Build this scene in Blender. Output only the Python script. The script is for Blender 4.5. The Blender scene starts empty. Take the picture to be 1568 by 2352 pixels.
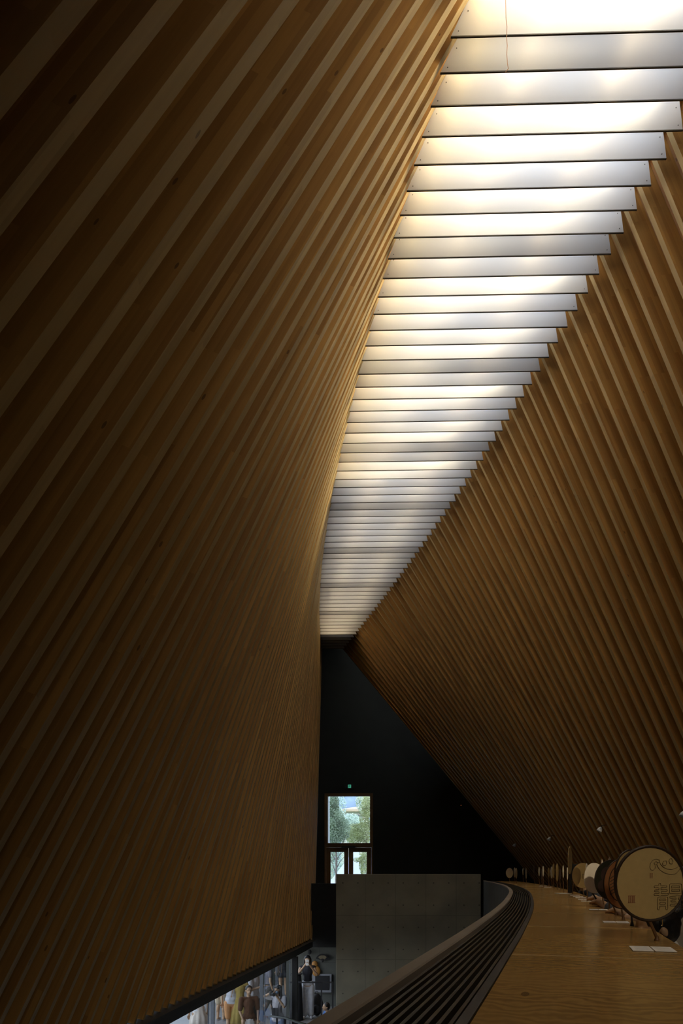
import bpy, bmesh, math, random
from math import sin, cos, pi, sqrt, atan2, acos
from mathutils import Vector, Matrix
random.seed(11)
SC = bpy.context.scene
COL = SC.collection
LZ = -4.2; PZ = -3.82   # lower hall floor, raised platform
EZ = 4.2            # eye height above the lower hall floor; helper coordinates are relative to the eye level
F = 1600.0          # focal length in pixels of the 1568x2352 frame
PSI = math.atan(38 / 1600.0)
CP, SP = cos(PSI), sin(PSI)

def ray(px, py):
    u = (px - 784) / F
    return Vector((u * CP - SP, u * SP + CP, (2000 - py) / F))
def atZ(px, py, z):
    r = ray(px, py); return r * (z / r.z)
def atY(px, py, y):
    r = ray(px, py); return r * (y / r.y)
def up(v):
    return Vector((v[0], v[1], v[2] + EZ))

# ------------------------------------------------------------------ materials
MATS = {}
def newmat(name):
    m = bpy.data.materials.new(name); m.use_nodes = True
    nt = m.node_tree; b = nt.nodes['Principled BSDF']
    return m, nt, b
def setc(b, **k):
    for n, v in k.items():
        n = n.replace('_', ' ')
        if n in b.inputs: b.inputs[n].default_value = v
def plain(name, col, rough=.6, var=.12, scale=8, metal=0, bump=0.0, emis=None, estr=0):
    if name in MATS: return MATS[name]
    m, nt, b = newmat(name)
    tc = nt.nodes.new('ShaderNodeTexCoord'); nz = nt.nodes.new('ShaderNodeTexNoise')
    nz.inputs['Scale'].default_value = scale; nz.inputs['Detail'].default_value = 4
    cr = nt.nodes.new('ShaderNodeValToRGB')
    cr.color_ramp.elements[0].position = .3; cr.color_ramp.elements[1].position = .7
    cr.color_ramp.elements[0].color = tuple(c * (1 - var) for c in col) + (1,)
    cr.color_ramp.elements[1].color = tuple(min(1, c * (1 + var)) for c in col) + (1,)
    nt.links.new(tc.outputs['Object'], nz.inputs['Vector'])
    nt.links.new(nz.outputs['Fac'], cr.inputs['Fac'])
    nt.links.new(cr.outputs['Color'], b.inputs['Base Color'])
    setc(b, Roughness=rough, Metallic=metal)
    if bump:
        bp = nt.nodes.new('ShaderNodeBump'); bp.inputs['Strength'].default_value = bump; bp.inputs['Distance'].default_value = .01
        nt.links.new(nz.outputs['Fac'], bp.inputs['Height']); nt.links.new(bp.outputs['Normal'], b.inputs['Normal'])
    if emis:
        b.inputs['Emission Color'].default_value = emis + (1,); b.inputs['Emission Strength'].default_value = estr
    MATS[name] = m
    return m
def math_node(nt, op, a, b=None, clamp=False):
    n = nt.nodes.new('ShaderNodeMath'); n.operation = op; n.use_clamp = clamp
    for i, v in enumerate((a, b)):
        if v is None: continue
        if isinstance(v, (int, float)): n.inputs[i].default_value = v
        else: nt.links.new(v, n.inputs[i])
    return n.outputs[0]
def wood(name, c1, c2, knot, rough=.55, stave=(1.5, .045), uv=True, gloss=.3):
    m, nt, b = newmat(name)
    L = nt.links
    tc = nt.nodes.new('ShaderNodeTexCoord')
    src = tc.outputs['UV']
    br = nt.nodes.new('ShaderNodeTexBrick')
    br.inputs['Scale'].default_value = 1; br.inputs['Mortar Size'].default_value = .0
    br.inputs['Brick Width'].default_value = stave[0]; br.inputs['Row Height'].default_value = stave[1]
    br.inputs['Color1'].default_value = (0, 0, 0, 1); br.inputs['Color2'].default_value = (1, 1, 1, 1)
    br.inputs['Bias'].default_value = 0; br.offset = .37; br.squash = 1.0
    L.new(src, br.inputs['Vector'])
    mp = nt.nodes.new('ShaderNodeMapping'); mp.inputs['Scale'].default_value = (1.3, 42, 1)
    L.new(src, mp.inputs['Vector'])
    nz = nt.nodes.new('ShaderNodeTexNoise'); nz.inputs['Scale'].default_value = 1.0; nz.inputs['Detail'].default_value = 5; nz.inputs['Distortion'].default_value = .6
    L.new(mp.outputs[0], nz.inputs['Vector'])
    mp2 = nt.nodes.new('ShaderNodeMapping'); mp2.inputs['Scale'].default_value = (.5, 3, 1)
    L.new(src, mp2.inputs['Vector'])
    nz2 = nt.nodes.new('ShaderNodeTexNoise'); nz2.inputs['Scale'].default_value = 1.0; nz2.inputs['Detail'].default_value = 2
    L.new(mp2.outputs[0], nz2.inputs['Vector'])
    f = math_node(nt, 'ADD', math_node(nt, 'MULTIPLY', br.outputs['Color'], .6), math_node(nt, 'MULTIPLY', nz.outputs['Fac'], .55))
    f = math_node(nt, 'ADD', f, math_node(nt, 'MULTIPLY', math_node(nt, 'SUBTRACT', nz2.outputs['Fac'], .5), .8), True)
    mix = nt.nodes.new('ShaderNodeMix'); mix.data_type = 'RGBA'
    mix.inputs['A'].default_value = c1 + (1,); mix.inputs['B'].default_value = c2 + (1,)
    L.new(f, mix.inputs['Factor'])
    mp3 = nt.nodes.new('ShaderNodeMapping'); mp3.inputs['Scale'].default_value = (2.6, 8.5, 1)
    L.new(src, mp3.inputs['Vector'])
    vo = nt.nodes.new('ShaderNodeTexVoronoi'); vo.inputs['Scale'].default_value = 1
    L.new(mp3.outputs[0], vo.inputs['Vector'])
    sep = nt.nodes.new('ShaderNodeSeparateColor'); L.new(vo.outputs['Color'], sep.inputs['Color'])
    k = math_node(nt, 'MULTIPLY', math_node(nt, 'LESS_THAN', vo.outputs['Distance'], .075), math_node(nt, 'LESS_THAN', sep.outputs[0], .42))
    mix2 = nt.nodes.new('ShaderNodeMix'); mix2.data_type = 'RGBA'; mix2.inputs['B'].default_value = knot + (1,)
    L.new(math_node(nt, 'MULTIPLY', k, .65), mix2.inputs['Factor']); L.new(mix.outputs['Result'], mix2.inputs['A'])
    L.new(mix2.outputs['Result'], b.inputs['Base Color'])
    setc(b, Roughness=rough); b.inputs['Specular IOR Level'].default_value = gloss
    MATS[name] = m
    return m
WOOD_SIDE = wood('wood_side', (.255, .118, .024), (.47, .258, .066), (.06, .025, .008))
WOOD_EDGE_SKYLIT = wood('wood_edge_skylit', (.31, .215, .082), (.46, .335, .145), (.10, .06, .03))  # paler and greyer than the sides: bluish sky light put into the colour
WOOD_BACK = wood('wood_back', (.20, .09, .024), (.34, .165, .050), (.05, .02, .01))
WOOD_TOP = wood('wood_counter', (.42, .24, .065), (.66, .41, .14), (.14, .07, .02), rough=.2, stave=(30, 30), gloss=.6)
def figure(m):
    nt = m.node_tree; b = nt.nodes['Principled BSDF']; lk = b.inputs['Base Color'].links[0]; src = lk.from_socket
    tc = nt.nodes.new('ShaderNodeTexCoord'); wv = nt.nodes.new('ShaderNodeTexWave'); wv.inputs['Scale'].default_value = 7; wv.inputs['Distortion'].default_value = 14
    wv.inputs['Detail'].default_value = 3; wv.inputs['Detail Scale'].default_value = 1.2; nt.links.new(tc.outputs['UV'], wv.inputs['Vector'])
    nz = nt.nodes.new('ShaderNodeTexNoise'); nz.inputs['Scale'].default_value = 3.2; nt.links.new(tc.outputs['UV'], nz.inputs['Vector'])
    f = math_node(nt, 'MULTIPLY', wv.outputs['Fac'], math_node(nt, 'MULTIPLY', nz.outputs['Fac'], .75))
    mx = nt.nodes.new('ShaderNodeMix'); mx.data_type = 'RGBA'; mx.inputs['B'].default_value = (.15, .085, .03, 1)
    nt.links.new(f, mx.inputs['Factor']); nt.links.new(src, mx.inputs['A']); nt.links.new(mx.outputs['Result'], b.inputs['Base Color'])
figure(WOOD_TOP)
WOOD_FRAME = wood('wood_frame', (.16, .08, .03), (.28, .15, .06), (.05, .02, .01), stave=(4, .3))
WHITE = plain('baffle_white', (.83, .84, .85), .45, .012, 1.5)
BAFF_EDGE = plain('baffle_edge', (.11, .10, .08), .5, .1)
BLACK = plain('black_paint', (.012, .012, .011), .7, .2)
BLACKM = plain('black_metal', (.02, .02, .021), .45, .15)
GREYM = plain('grey_metal', (.16, .18, .21), .4, .1, metal=.4)
ENDW = plain('end_wall_paint', (.030, .032, .026), .9, .1, 2)
SCREW = plain('screw_metal', (.2, .2, .2), .35, .1, metal=.8)

def concrete(name, col, hole=True, sx=.368, sz=.54):
    m, nt, b = newmat(name); L = nt.links
    g = nt.nodes.new('ShaderNodeNewGeometry')
    sep = nt.nodes.new('ShaderNodeSeparateXYZ'); L.new(g.outputs['Position'], sep.inputs[0])
    nz = nt.nodes.new('ShaderNodeTexNoise'); nz.inputs['Scale'].default_value = 1.6; nz.inputs['Detail'].default_value = 8
    L.new(g.outputs['Position'], nz.inputs['Vector'])
    cr = nt.nodes.new('ShaderNodeValToRGB')
    cr.color_ramp.elements[0].position = .3; cr.color_ramp.elements[1].position = .75
    cr.color_ramp.elements[0].color = tuple(c * .78 for c in col) + (1,)
    cr.color_ramp.elements[1].color = tuple(c * 1.15 for c in col) + (1,)
    L.new(nz.outputs['Fac'], cr.inputs['Fac']); out = cr.outputs['Color']
    if hole:
        def cell(o, s, off):
            t = math_node(nt, 'FRACT', math_node(nt, 'DIVIDE', math_node(nt, 'ADD', o, off), s))
            return math_node(nt, 'MULTIPLY', math_node(nt, 'SUBTRACT', t, .5), s)
        x = cell(sep.outputs[0], sx, sx * 50 + .555); z = cell(sep.outputs[2], sz, sz * 20 - 3.6325)
        r = math_node(nt, 'SQRT', math_node(nt, 'ADD', math_node(nt, 'POWER', x, 2), math_node(nt, 'POWER', z, 2)))
        h = math_node(nt, 'LESS_THAN', r, .017)
        x2 = cell(sep.outputs[0], sx * 2, sx * 50 + .19); z2 = cell(sep.outputs[2], sz * 2, sz * 20 - 2.571)
        ln = math_node(nt, 'MAXIMUM', math_node(nt, 'LESS_THAN', math_node(nt, 'ABSOLUTE', x2), .006), math_node(nt, 'LESS_THAN', math_node(nt, 'ABSOLUTE', z2), .006))
        fac = math_node(nt, 'MAXIMUM', math_node(nt, 'MULTIPLY', h, .75), math_node(nt, 'MULTIPLY', ln, .35))
        mx = nt.nodes.new('ShaderNodeMix'); mx.data_type = 'RGBA'; mx.inputs['B'].default_value = (.02, .02, .018, 1)
        L.new(fac, mx.inputs['Factor']); L.new(out, mx.inputs['A']); out = mx.outputs['Result']
    L.new(out, b.inputs['Base Color']); setc(b, Roughness=.75)
    MATS[name] = m; return m
CONC = concrete('concrete_tie_holes', (.235, .215, .155))
CONCW = concrete('concrete_back', (.12, .125, .105), True, .9, .95)
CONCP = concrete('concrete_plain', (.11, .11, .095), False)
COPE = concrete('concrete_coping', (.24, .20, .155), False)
FLOORM = plain('floor_grey', (.22, .21, .20), .35, .12, 1.5)
def glassmat():
    m, nt, b = newmat('clear_glass'); nt.nodes.remove(b)
    out = nt.nodes['Material Output']
    tr = nt.nodes.new('ShaderNodeBsdfTransparent'); gl = nt.nodes.new('ShaderNodeBsdfGlossy'); gl.inputs['Roughness'].default_value = .02
    fr = nt.nodes.new('ShaderNodeFresnel'); fr.inputs['IOR'].default_value = 1.5
    tr.inputs['Color'].default_value = (.93, .96, .96, 1)
    mx = nt.nodes.new('ShaderNodeMixShader')
    nt.links.new(fr.outputs[0], mx.inputs[0]); nt.links.new(tr.outputs[0], mx.inputs[1]); nt.links.new(gl.outputs[0], mx.inputs[2])
    nt.links.new(mx.outputs[0], out.inputs['Surface']); return m
GLASS = glassmat()

# ------------------------------------------------------------------ mesh builder
class MB:
    def __init__(s): s.v = []; s.f = []; s.m = []; s.uv = []
    def poly(s, pts, m=0, uv=None):
        b = len(s.v); s.v += [Vector(p) for p in pts]; s.f.append(tuple(range(b, b + len(pts)))); s.m.append(m)
        s.uv.append(uv if uv else [(0, 0)] * len(pts))
    def mesh(s, V, FF, m=0, uvs=None):
        b = len(s.v); s.v += [Vector(p) for p in V]
        for i, fc in enumerate(FF):
            s.f.append(tuple(b + j for j in fc)); s.m.append(m)
            s.uv.append(uvs[i] if uvs else [(V[j][0] * .7 + V[j][1], V[j][2] + V[j][0] * .3) for j in fc])
    def box(s, c, d, m=0, R=None):
        x, y, z = d[0] / 2, d[1] / 2, d[2] / 2
        P = [Vector((a * x, b_ * y, e * z)) for a in (-1, 1) for b_ in (-1, 1) for e in (-1, 1)]
        if R is not None: P = [R @ p for p in P]
        P = [p + Vector(c) for p in P]
        s.mesh(P, [(0, 1, 3, 2), (4, 6, 7, 5), (0, 4, 5, 1), (2, 3, 7, 6), (0, 2, 6, 4), (1, 5, 7, 3)], m)
    def beam(s, A, B, n, w, depth, wid, m=(0, 1), voff=0, inner=True):
        """rib from A to B; n inward normal, w width direction; inner face lies on A-B, box reaches 'depth' outward"""
        A, B, n, w = map(Vector, (A, B, n, w)); L = (B - A).length
        q = [w * (-wid / 2), w * (wid / 2), w * (wid / 2) - n * depth, w * (-wid / 2) - n * depth]
        va = [A + x for x in q]; vb = [B + x for x in q]
        P = va + vb; ed = [wid, depth, wid, depth]; v0 = voff; u0 = voff * 7.3
        for i in range(4):
            j = (i + 1) % 4
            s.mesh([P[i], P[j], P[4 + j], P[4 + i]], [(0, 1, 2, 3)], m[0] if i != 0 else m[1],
                   [[(u0, v0), (u0, v0 + ed[i]), (u0 + L, v0 + ed[i]), (u0 + L, v0)]])
            v0 += ed[i] + .03
        s.mesh(va, [(3, 2, 1, 0)], m[0]); s.mesh(vb, [(0, 1, 2, 3)], m[0])
    def tube(s, pts, r, n=8, m=0, caps=True):
        pts = [Vector(p) for p in pts]; rr = r if isinstance(r, (list, tuple)) else [r] * len(pts)
        V = []; FF = []; prev = None
        for i, p in enumerate(pts):
            t = (pts[min(i + 1, len(pts) - 1)] - pts[max(i - 1, 0)]).normalized()
            if prev is None: a = t.orthogonal().normalized()
            else:
                a = prev - t * prev.dot(t)
                a = a.normalized() if a.length > 1e-6 else t.orthogonal().normalized()
            prev = a; b = t.cross(a)
            V += [p + (a * cos(2 * pi * k / n) + b * sin(2 * pi * k / n)) * rr[i] for k in range(n)]
        for i in range(len(pts) - 1):
            for k in range(n):
                k2 = (k + 1) % n; FF.append((i * n + k, i * n + k2, (i + 1) * n + k2, (i + 1) * n + k))
        if caps: FF.append(tuple(range(n - 1, -1, -1))); FF.append(tuple((len(pts) - 1) * n + k for k in range(n)))
        s.mesh(V, FF, m)
    def ball(s, c, r, m=0, n=10, R=None):
        if not isinstance(r, (tuple, list, Vector)): r = (r, r, r)
        V = []; FF = []; k = n
        rows = n // 2 + 1
        for i in range(rows + 1):
            th = pi * i / rows
            for j in range(k):
                p = Vector((r[0] * sin(th) * cos(2 * pi * j / k), r[1] * sin(th) * sin(2 * pi * j / k), r[2] * cos(th)))
                if R is not None: p = R @ p
                V.append(p + Vector(c))
        for i in range(rows):
            for j in range(k):
                j2 = (j + 1) % k; FF.append((i * k + j, (i + 1) * k + j, (i + 1) * k + j2, i * k + j2))
        s.mesh(V, FF, m)
    def cap(s, a, ra, b, rb, n=10):
        a, b = Vector(a), Vector(b)
        s.ball(a, ra, 0, n); s.ball(b, rb, 0, n)
        if (b - a).length > 1e-4: s.tube([a, b], [ra, rb], n)
    def lathe(s, prof, c=(0, 0, 0), n=16, m=0, sy=1.0, fold=0, nf=9):
        V = []; FF = []
        for i, (r, z) in enumerate(prof):
            for k in range(n):
                a = 2 * pi * k / n; q = r * (1 + fold * sin(a * nf) * (i / max(1, len(prof) - 1)))
                V.append(Vector((c[0] + q * cos(a), c[1] + q * sin(a) * sy, c[2] + z)))
        for i in range(len(prof) - 1):
            for k in range(n):
                k2 = (k + 1) % n; FF.append((i * n + k, i * n + k2, (i + 1) * n + k2, (i + 1) * n + k))
        FF.append(tuple(range(n - 1, -1, -1))); FF.append(tuple((len(prof) - 1) * n + k for k in range(n)))
        s.mesh(V, FF, m)
    def build(s, name, mats, parent=None, smooth=False, local=False):
        """vertices are eye-relative world coordinates unless local"""
        if not isinstance(mats, (list, tuple)): mats = [mats]
        me = bpy.data.meshes.new(name)
        o = bpy.data.objects.new(name, me)
        off = Vector((0, 0, 0)) if local else Vector((0, 0, EZ))
        base = Vector((0, 0, 0))
        if parent is not None and not local:
            p = parent
            while p is not None: base += p.location; p = p.parent
        me.from_pydata([tuple(v + off - base) for v in s.v], [], s.f)
        for mt in mats: me.materials.append(mt)
        me.polygons.foreach_set('material_index', s.m)
        ul = me.uv_layers.new(name='UVMap')
        flat = [c for f in s.uv for uv in f for c in uv]
        ul.data.foreach_set('uv', flat)
        if smooth: me.polygons.foreach_set('use_smooth', [True] * len(me.polygons))
        me.update()
        COL.objects.link(o)
        if parent is not None: o.parent = parent
        return o
def tag(o, label=None, cat=None, group=None, kind=None):
    if label: o['label'] = label
    if cat: o['category'] = cat
    if group: o['group'] = group
    if kind: o['kind'] = kind
    return o
def empty(name, loc, label=None, cat=None, group=None, kind=None):
    o = bpy.data.objects.new(name, None); o.location = up(loc); o.empty_display_size = .1
    COL.objects.link(o); return tag(o, label, cat, group, kind)
def fixn(o):
    bm = bmesh.new(); bm.from_mesh(o.data); bmesh.ops.recalc_face_normals(bm, faces=bm.faces); bm.to_mesh(o.data); bm.free(); return o
def bevel(o, w=.004, seg=2):
    md = o.modifiers.new('bevel', 'BEVEL'); md.width = w; md.segments = seg; md.limit_method = 'ANGLE'; return o

# ------------------------------------------------------------------ hall geometry
ZR = 7.97            # underside of the skylight baffles
ZB = -1.8            # foot of the left ribs
STEP = .3
Y0 = 6.679
YEND = 25.5
def cub(k, y): return ((k[0] * y + k[1]) * y + k[2]) * y + k[3]
KL = (4.750472796898025e-05, 0.0034828388860587557, -0.2693858252380756, 2.514606059488057)
KR = (9.678152770242147e-05, -0.008957658320570308, -0.02056058423632374, 4.11905338654686)
def TL(y):
    if y < 6.7: return cub(KL, 6.7) + (y - 6.7) * -.2163
    return cub(KL, y)
def TR(y):
    if y < 7.8: return cub(KR, 7.8) + (y - 7.8) * -.143
    return cub(KR, y)
BPTS = [(-3.0, -4.0), (.9, -3.62), (8.12, -2.617), (9.877, -2.389), (12.476, -2.02), (15.827, -1.54), (18.09, -1.245), (21, -.95)]
WPTS = [(-1.5, -.62), (1.232, .194), (2.227, .483), (3.082, .727), (4.725, 1.177), (6.688, 1.669), (9.448, 2.294), (12.778, 2.89), (16, 3.30), (19, 3.62), (21, 3.80)]
def spline(P, y):
    if y <= P[0][0]: i = 0
    elif y >= P[-1][0]: i = len(P) - 2
    else:
        i = 0
        while P[i + 1][0] < y: i += 1
    def sl(j):
        a, b = max(0, j - 1), min(len(P) - 1, j + 1)
        return (P[b][1] - P[a][1]) / (P[b][0] - P[a][0])
    h = P[i + 1][0] - P[i][0]; t = (y - P[i][0]) / h
    if t < 0: return P[i][1] + sl(i) * (y - P[i][0])
    if t > 1: return P[i + 1][1] + sl(i + 1) * (y - P[i + 1][0])
    m0, m1 = sl(i) * h, sl(i + 1) * h
    return (2*t**3-3*t*t+1)*P[i][1] + (t**3-2*t*t+t)*m0 + (-2*t**3+3*t*t)*P[i+1][1] + (t**3-t*t)*m1
def ribL(yt):
    A = Vector((TL(yt), yt, ZR)); yb = 3.6 + .8 * (yt - 6.3)
    return A, Vector((spline(BPTS, yb), yb, ZB))
ZF = -1.5            # upper floor
def ribR(yt):
    A = Vector((TR(yt), yt, ZR)); y0 = 5.5 + .82 * (yt - 7.78)
    P = Vector((4.72, y0, 0))
    return A, A + (P - A) * ((ZR - ZF) / ZR)
EXT = .62
def lean(fn, top, y):
    A, B = fn(y); D = (A - B) / (A.z - B.z); sl = (top(y + .1) - top(y - .1)) / .2
    return D.x - sl * D.y
def xL(y, e=0): return TL(y) + lean(ribL, TL, y) * e
def xR(y, e=0): return TR(y) + lean(ribR, TR, y) * e
def extend(A, B, e=EXT): return A + (A - B) * (e / (A.z - B.z))
def surf(fn, yt, sgn):
    A, B = fn(yt); A2, B2 = fn(yt + .05); A1, B1 = fn(yt - .05)
    d = (B - A).normalized(); t = ((A2 + B2) - (A1 + B1)).normalized()
    n = d.cross(t).normalized()
    if n.x * sgn < 0: n = -n
    w = n.cross(d).normalized()
    return A, B, n, w
def wall(name, fn, sgn, lo, hi, mat):
    mb = MB(); y = lo; rows = []
    while y <= hi + 1e-6:
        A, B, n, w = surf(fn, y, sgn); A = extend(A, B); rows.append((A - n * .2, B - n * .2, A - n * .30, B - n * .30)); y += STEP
    for i in range(len(rows) - 1):
        a, b = rows[i], rows[i + 1]
        for p, q, fl in ((0, 1, 0), (2, 3, 1)):
            L = 10
            Q = [a[p], b[p], b[q], a[q]]
            mb.mesh(Q if not fl else Q[::-1], [(0, 1, 2, 3)], 0, [[(0, i * .3), (0, i * .3 + .3), (L, i * .3 + .3), (L, i * .3)]])
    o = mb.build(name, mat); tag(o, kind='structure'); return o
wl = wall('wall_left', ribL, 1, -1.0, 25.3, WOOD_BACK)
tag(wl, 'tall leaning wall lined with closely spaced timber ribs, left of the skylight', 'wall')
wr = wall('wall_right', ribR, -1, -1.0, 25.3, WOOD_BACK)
tag(wr, 'sloping roof-wall lined with timber ribs above the long counter', 'wall')
def rib(fn, sgn, yt, par, wid):
    A, B, n, w = surf(fn, yt, sgn)
    mb = MB(); j = random.uniform(-.006, .006); A = extend(A, B)
    mb.beam(A + n * j, B + n * j, n, w, .205, wid, (0, 1), random.uniform(0, 60))
    # thinner inner lamella set back beside the rib, giving the stepped look of the recess
    s = w if w.y > 0 else -w
    if random.random() < .62:
        dd = random.choice((.10, .13, .15))
        mb.beam(A + s * (wid / 2 + .018) - n * dd, B + s * (wid / 2 + .018) - n * dd, n, w, .205 - dd, .036, (0, 0), random.uniform(0, 60))
    return fixn(mb.build('rib', [WOOD_SIDE, WOOD_EDGE_SKYLIT], par))
k = -12
while Y0 + k * STEP < 25.25:
    yt = Y0 + k * STEP + .15
    rib(ribL, 1, yt, wl, .09)
    if k > -7: rib(ribR, -1, yt, wr, .066)
    k += 1

# skylight shaft sides, roof
def strip(name, f, z0, z1, off, mat, lo=-1.2, hi=25.4, step=.6, th=.12, sgn=1):
    mb = MB(); y = lo; P = []
    while y < hi: P.append((f(y) + off, y)); y += step
    P.append((f(hi) + off, hi))
    for i in range(len(P) - 1):
        a, b = P[i], P[i + 1]; u0, u1 = a[1], b[1]
        q = [(a[0], a[1], z0), (b[0], b[1], z0), (b[0], b[1], z1), (a[0], a[1], z1)]
        q2 = [(x - th * sgn, y_, z_) for x, y_, z_ in q]
        uv = [[(u0, 0), (u1, 0), (u1, z1 - z0), (u0, z1 - z0)]]
        mb.mesh(q, [(0, 1, 2, 3)], 0, uv); mb.mesh(q2, [(3, 2, 1, 0)], 0, uv)
        mb.mesh([q[0], q[1], q2[1], q2[0]], [(3, 2, 1, 0)], 0, uv); mb.mesh([q[3], q[2], q2[2], q2[3]], [(0, 1, 2, 3)], 0, uv)
    return mb.build(name, mat)
tag(strip('trim_1', lambda y: xL(y, EXT), ZR + EXT - .06, 9.3, -.10, WOOD_SIDE, sgn=1), kind='structure')
tag(strip('trim_2', lambda y: xR(y, EXT), ZR + EXT - .06, 9.3, .10, WOOD_SIDE, sgn=-1), kind='structure')
mb = MB(); mb.box((1.5, 12, 9.35), (16, 30, .2)); tag(mb.build('roof', BLACK), kind='structure')

# baffles
BH = .46
def baffle(i):
    yb = Y0 + STEP * i; xl, xr = xL(yb) , xR(yb)
    A, B, n, w = surf(ribL, yb, 1); gl = (B - A); sl = -gl.x / gl.z
    A, B, n, w = surf(ribR, yb, -1); gr = (B - A); sr = -gr.x / gr.z
    # the left end runs against the shaft side, the right end follows the rib slope
    P = [(xl, yb, ZR), (xr, yb, ZR), (xR(yb, BH), yb, ZR + BH), (xL(yb, BH), yb, ZR + BH)]
    Q = [(x, y + .010, z) for x, y, z in P]
    name = 'ceiling_baffle'
    mb = MB(); mb.mesh(P + Q, [(3, 2, 1, 0), (4, 5, 6, 7), (2, 3, 7, 6), (1, 2, 6, 5), (3, 0, 4, 7)], 0)
    o = mb.build(name, WHITE)
    mb = MB(); mb.box(((xl + xr) / 2, yb + .003, ZR - .003), (xr - xl, .015, .010)); mb.build('edge_strip', BAFF_EDGE, o)
    if i < 12:
        for zz in (.05, .24):
            for x in (xL(yb, zz) + .05, xR(yb, zz) - .045):
                mb = MB(); mb.ball((x, yb - .001, ZR + zz), .006, n=6); mb.build('screw', SCREW, o)
    return o
NB = 62
dark = {1 + 7 * j for j in range(9)}
for i in range(-21, NB):
    o = baffle(i)
    if i < -1: lab = 'white ceiling baffle overhead, above the top edge of the view'; g = 'overhead ceiling baffles'
    elif i >= 57: lab = 'unlit white ceiling baffle in the dark end of the skylight, by the end wall'; g = 'unlit ceiling baffles'
    elif i in dark: lab = 'duller grey-white ceiling baffle hanging below a cross beam of the skylight'; g = 'shaded ceiling baffles'
    elif i <= 26: lab = 'bright white ceiling baffle with a yellow glow at its end by the ribbed left wall'; g = 'glowing ceiling baffles'
    else: lab = 'white ceiling baffle in the far half of the skylight, without yellow glow'; g = 'far ceiling baffles'
    tag(o, lab, 'ceiling baffle', g)
tag(bpy.data.objects['ceiling_baffle.020'], 'nearest ceiling baffle, cut by the top edge, behind the hanging orange wire')
def crossbeam(y0, y1, th=.26):
    ym = (y0 + y1) / 2; mb = MB(); xl, xr = xL(ym, .45), xR(ym, .45)
    mb.box(((xl + xr) / 2, ym, ZR + BH + .03 + th / 2), (xr - xl, y1 - y0, th))
    return tag(mb.build('trim_3', BLACK), kind='structure')
crossbeam(Y0 + 56 * STEP + .04, 25.4)
for j in sorted(dark):
    if j < 56: crossbeam(Y0 + (j - 1) * STEP + .14, Y0 + j * STEP - .01, .06)

# lights above the baffles (daylight through the roof glazing, warm lamps, added gold fill)
def area(name, loc, sx, sy, power, col, rot=(0, 0, 0), spread=None):
    l = bpy.data.lights.new(name, 'AREA'); l.shape = 'RECTANGLE'; l.size = sx; l.size_y = sy
    l.energy = power; l.color = col
    if spread: l.spread = spread
    o = bpy.data.objects.new(name, l); o.location = up(loc); o.rotation_euler = rot; COL.objects.link(o); return o
SKYW, WARM, GOLD, SIDE = 8.5, 4.6, 4.6, 16.0
def fall(y): return 1.0 if y < 9 else max(.27, 1 - (y - 9) * .056)
edges = [-21, -13, -6] + [j for j in sorted(dark) if j < 56] + [57]
for a, b in zip(edges[:-1], edges[1:]):
    ya, yb = Y0 + a * STEP - .06, Y0 + (b - 1) * STEP + .20; 
    if b == 57: yb = Y0 + 56 * STEP
    ym, ln = (ya + yb) / 2, yb - ya
    xl, xr = xL(ym, EXT) + .02, xR(ym, EXT) - .02
    area('skylight_daylight', ((xl + xr) / 2, ym, 8.9), xr - xl, ln, SKYW * fall(ym) * (.6 if ym < 5 else 1) * (xr - xl) * ln, (.80, .88, 1.0), (0, 0, -math.atan((xL(ym + 1) + xR(ym + 1) - xL(ym - 1) - xR(ym - 1)) / 4)))
    n = max(1, int(round(ln / .9)))
    for q in range(n):
        y = ya + (q + .5) * ln / n; l2 = ln / n
        xl, xr = xL(y, .5), xR(y, .5); slope = (TL(y + .5) - TL(y - .5)); s2 = (TR(y + .5) - TR(y - .5))
        for fr, pw in ((.27, WARM), (.68, WARM)):
            area('warm_strip', (xl + fr * (xr - xl), y, ZR + BH + .05), .03, l2 * .97, pw * l2, (1, .74, .40), (0, 0, -math.atan(slope * (1 - fr) + s2 * fr)))
        if 3 < y < Y0 + 26.2 * STEP:
            A_ = Vector((xR(y, .6) - .06, y, 8.88)); B_ = Vector((xL(y) - .15, y, ZR - .5))
            q_ = (A_ - B_).to_track_quat('Z', 'Y').to_euler()
            area('side_daylight', A_, .22, l2 * .97, SIDE * l2, (1, .84, .56), q_, math.radians(50))
            area('gold_fill', (xl + .09, y, ZR + BH + .10), .05, l2 * .97, GOLD * l2, (1, .68, .20), (0, 0, -math.atan(slope)))  # added to tint the baffle ends yellow, like daylight bounced off the wood

# ------------------------------------------------------------------ end wall with window and door
DL, DR = atY(745, 1900, YEND).x, atY(856, 1900, YEND).x
ZT = atY(800, 1822, YEND).z
mb = MB()
def wallbox(x0, x1, z0, z1, y=YEND, th=.25): mb.box(((x0 + x1) / 2, y + th / 2, (z0 + z1) / 2), (x1 - x0, th, z1 - z0))
wallbox(-4, DL, ZF, 9.2); wallbox(DR, 8, ZF, 9.2); wallbox(DL, DR, ZT, 9.2); wallbox(-6, 8, LZ, ZF)
tag(mb.build('wall_back', ENDW), 'dark unlit end wall with a tall window over a double door', 'wall', kind='structure')
def frame(name, x0, x1, z0, z1, y, t, d, mat, parent=None, mid=None):
    m_ = MB()
    m_.box(((x0 + x1) / 2, y, z1 - t / 2), (x1 - x0, d, t)); m_.box(((x0 + x1) / 2, y, z0 + t / 2), (x1 - x0, d, t))
    m_.box((x0 + t / 2, y, (z0 + z1) / 2), (t, d, z1 - z0 - 2 * t)); m_.box((x1 - t / 2, y, (z0 + z1) / 2), (t, d, z1 - z0 - 2 * t))
    return m_.build(name, mat, parent)
def W(px, py, y=YEND): v = atY(px, py, y); return v.x, v.z
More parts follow.
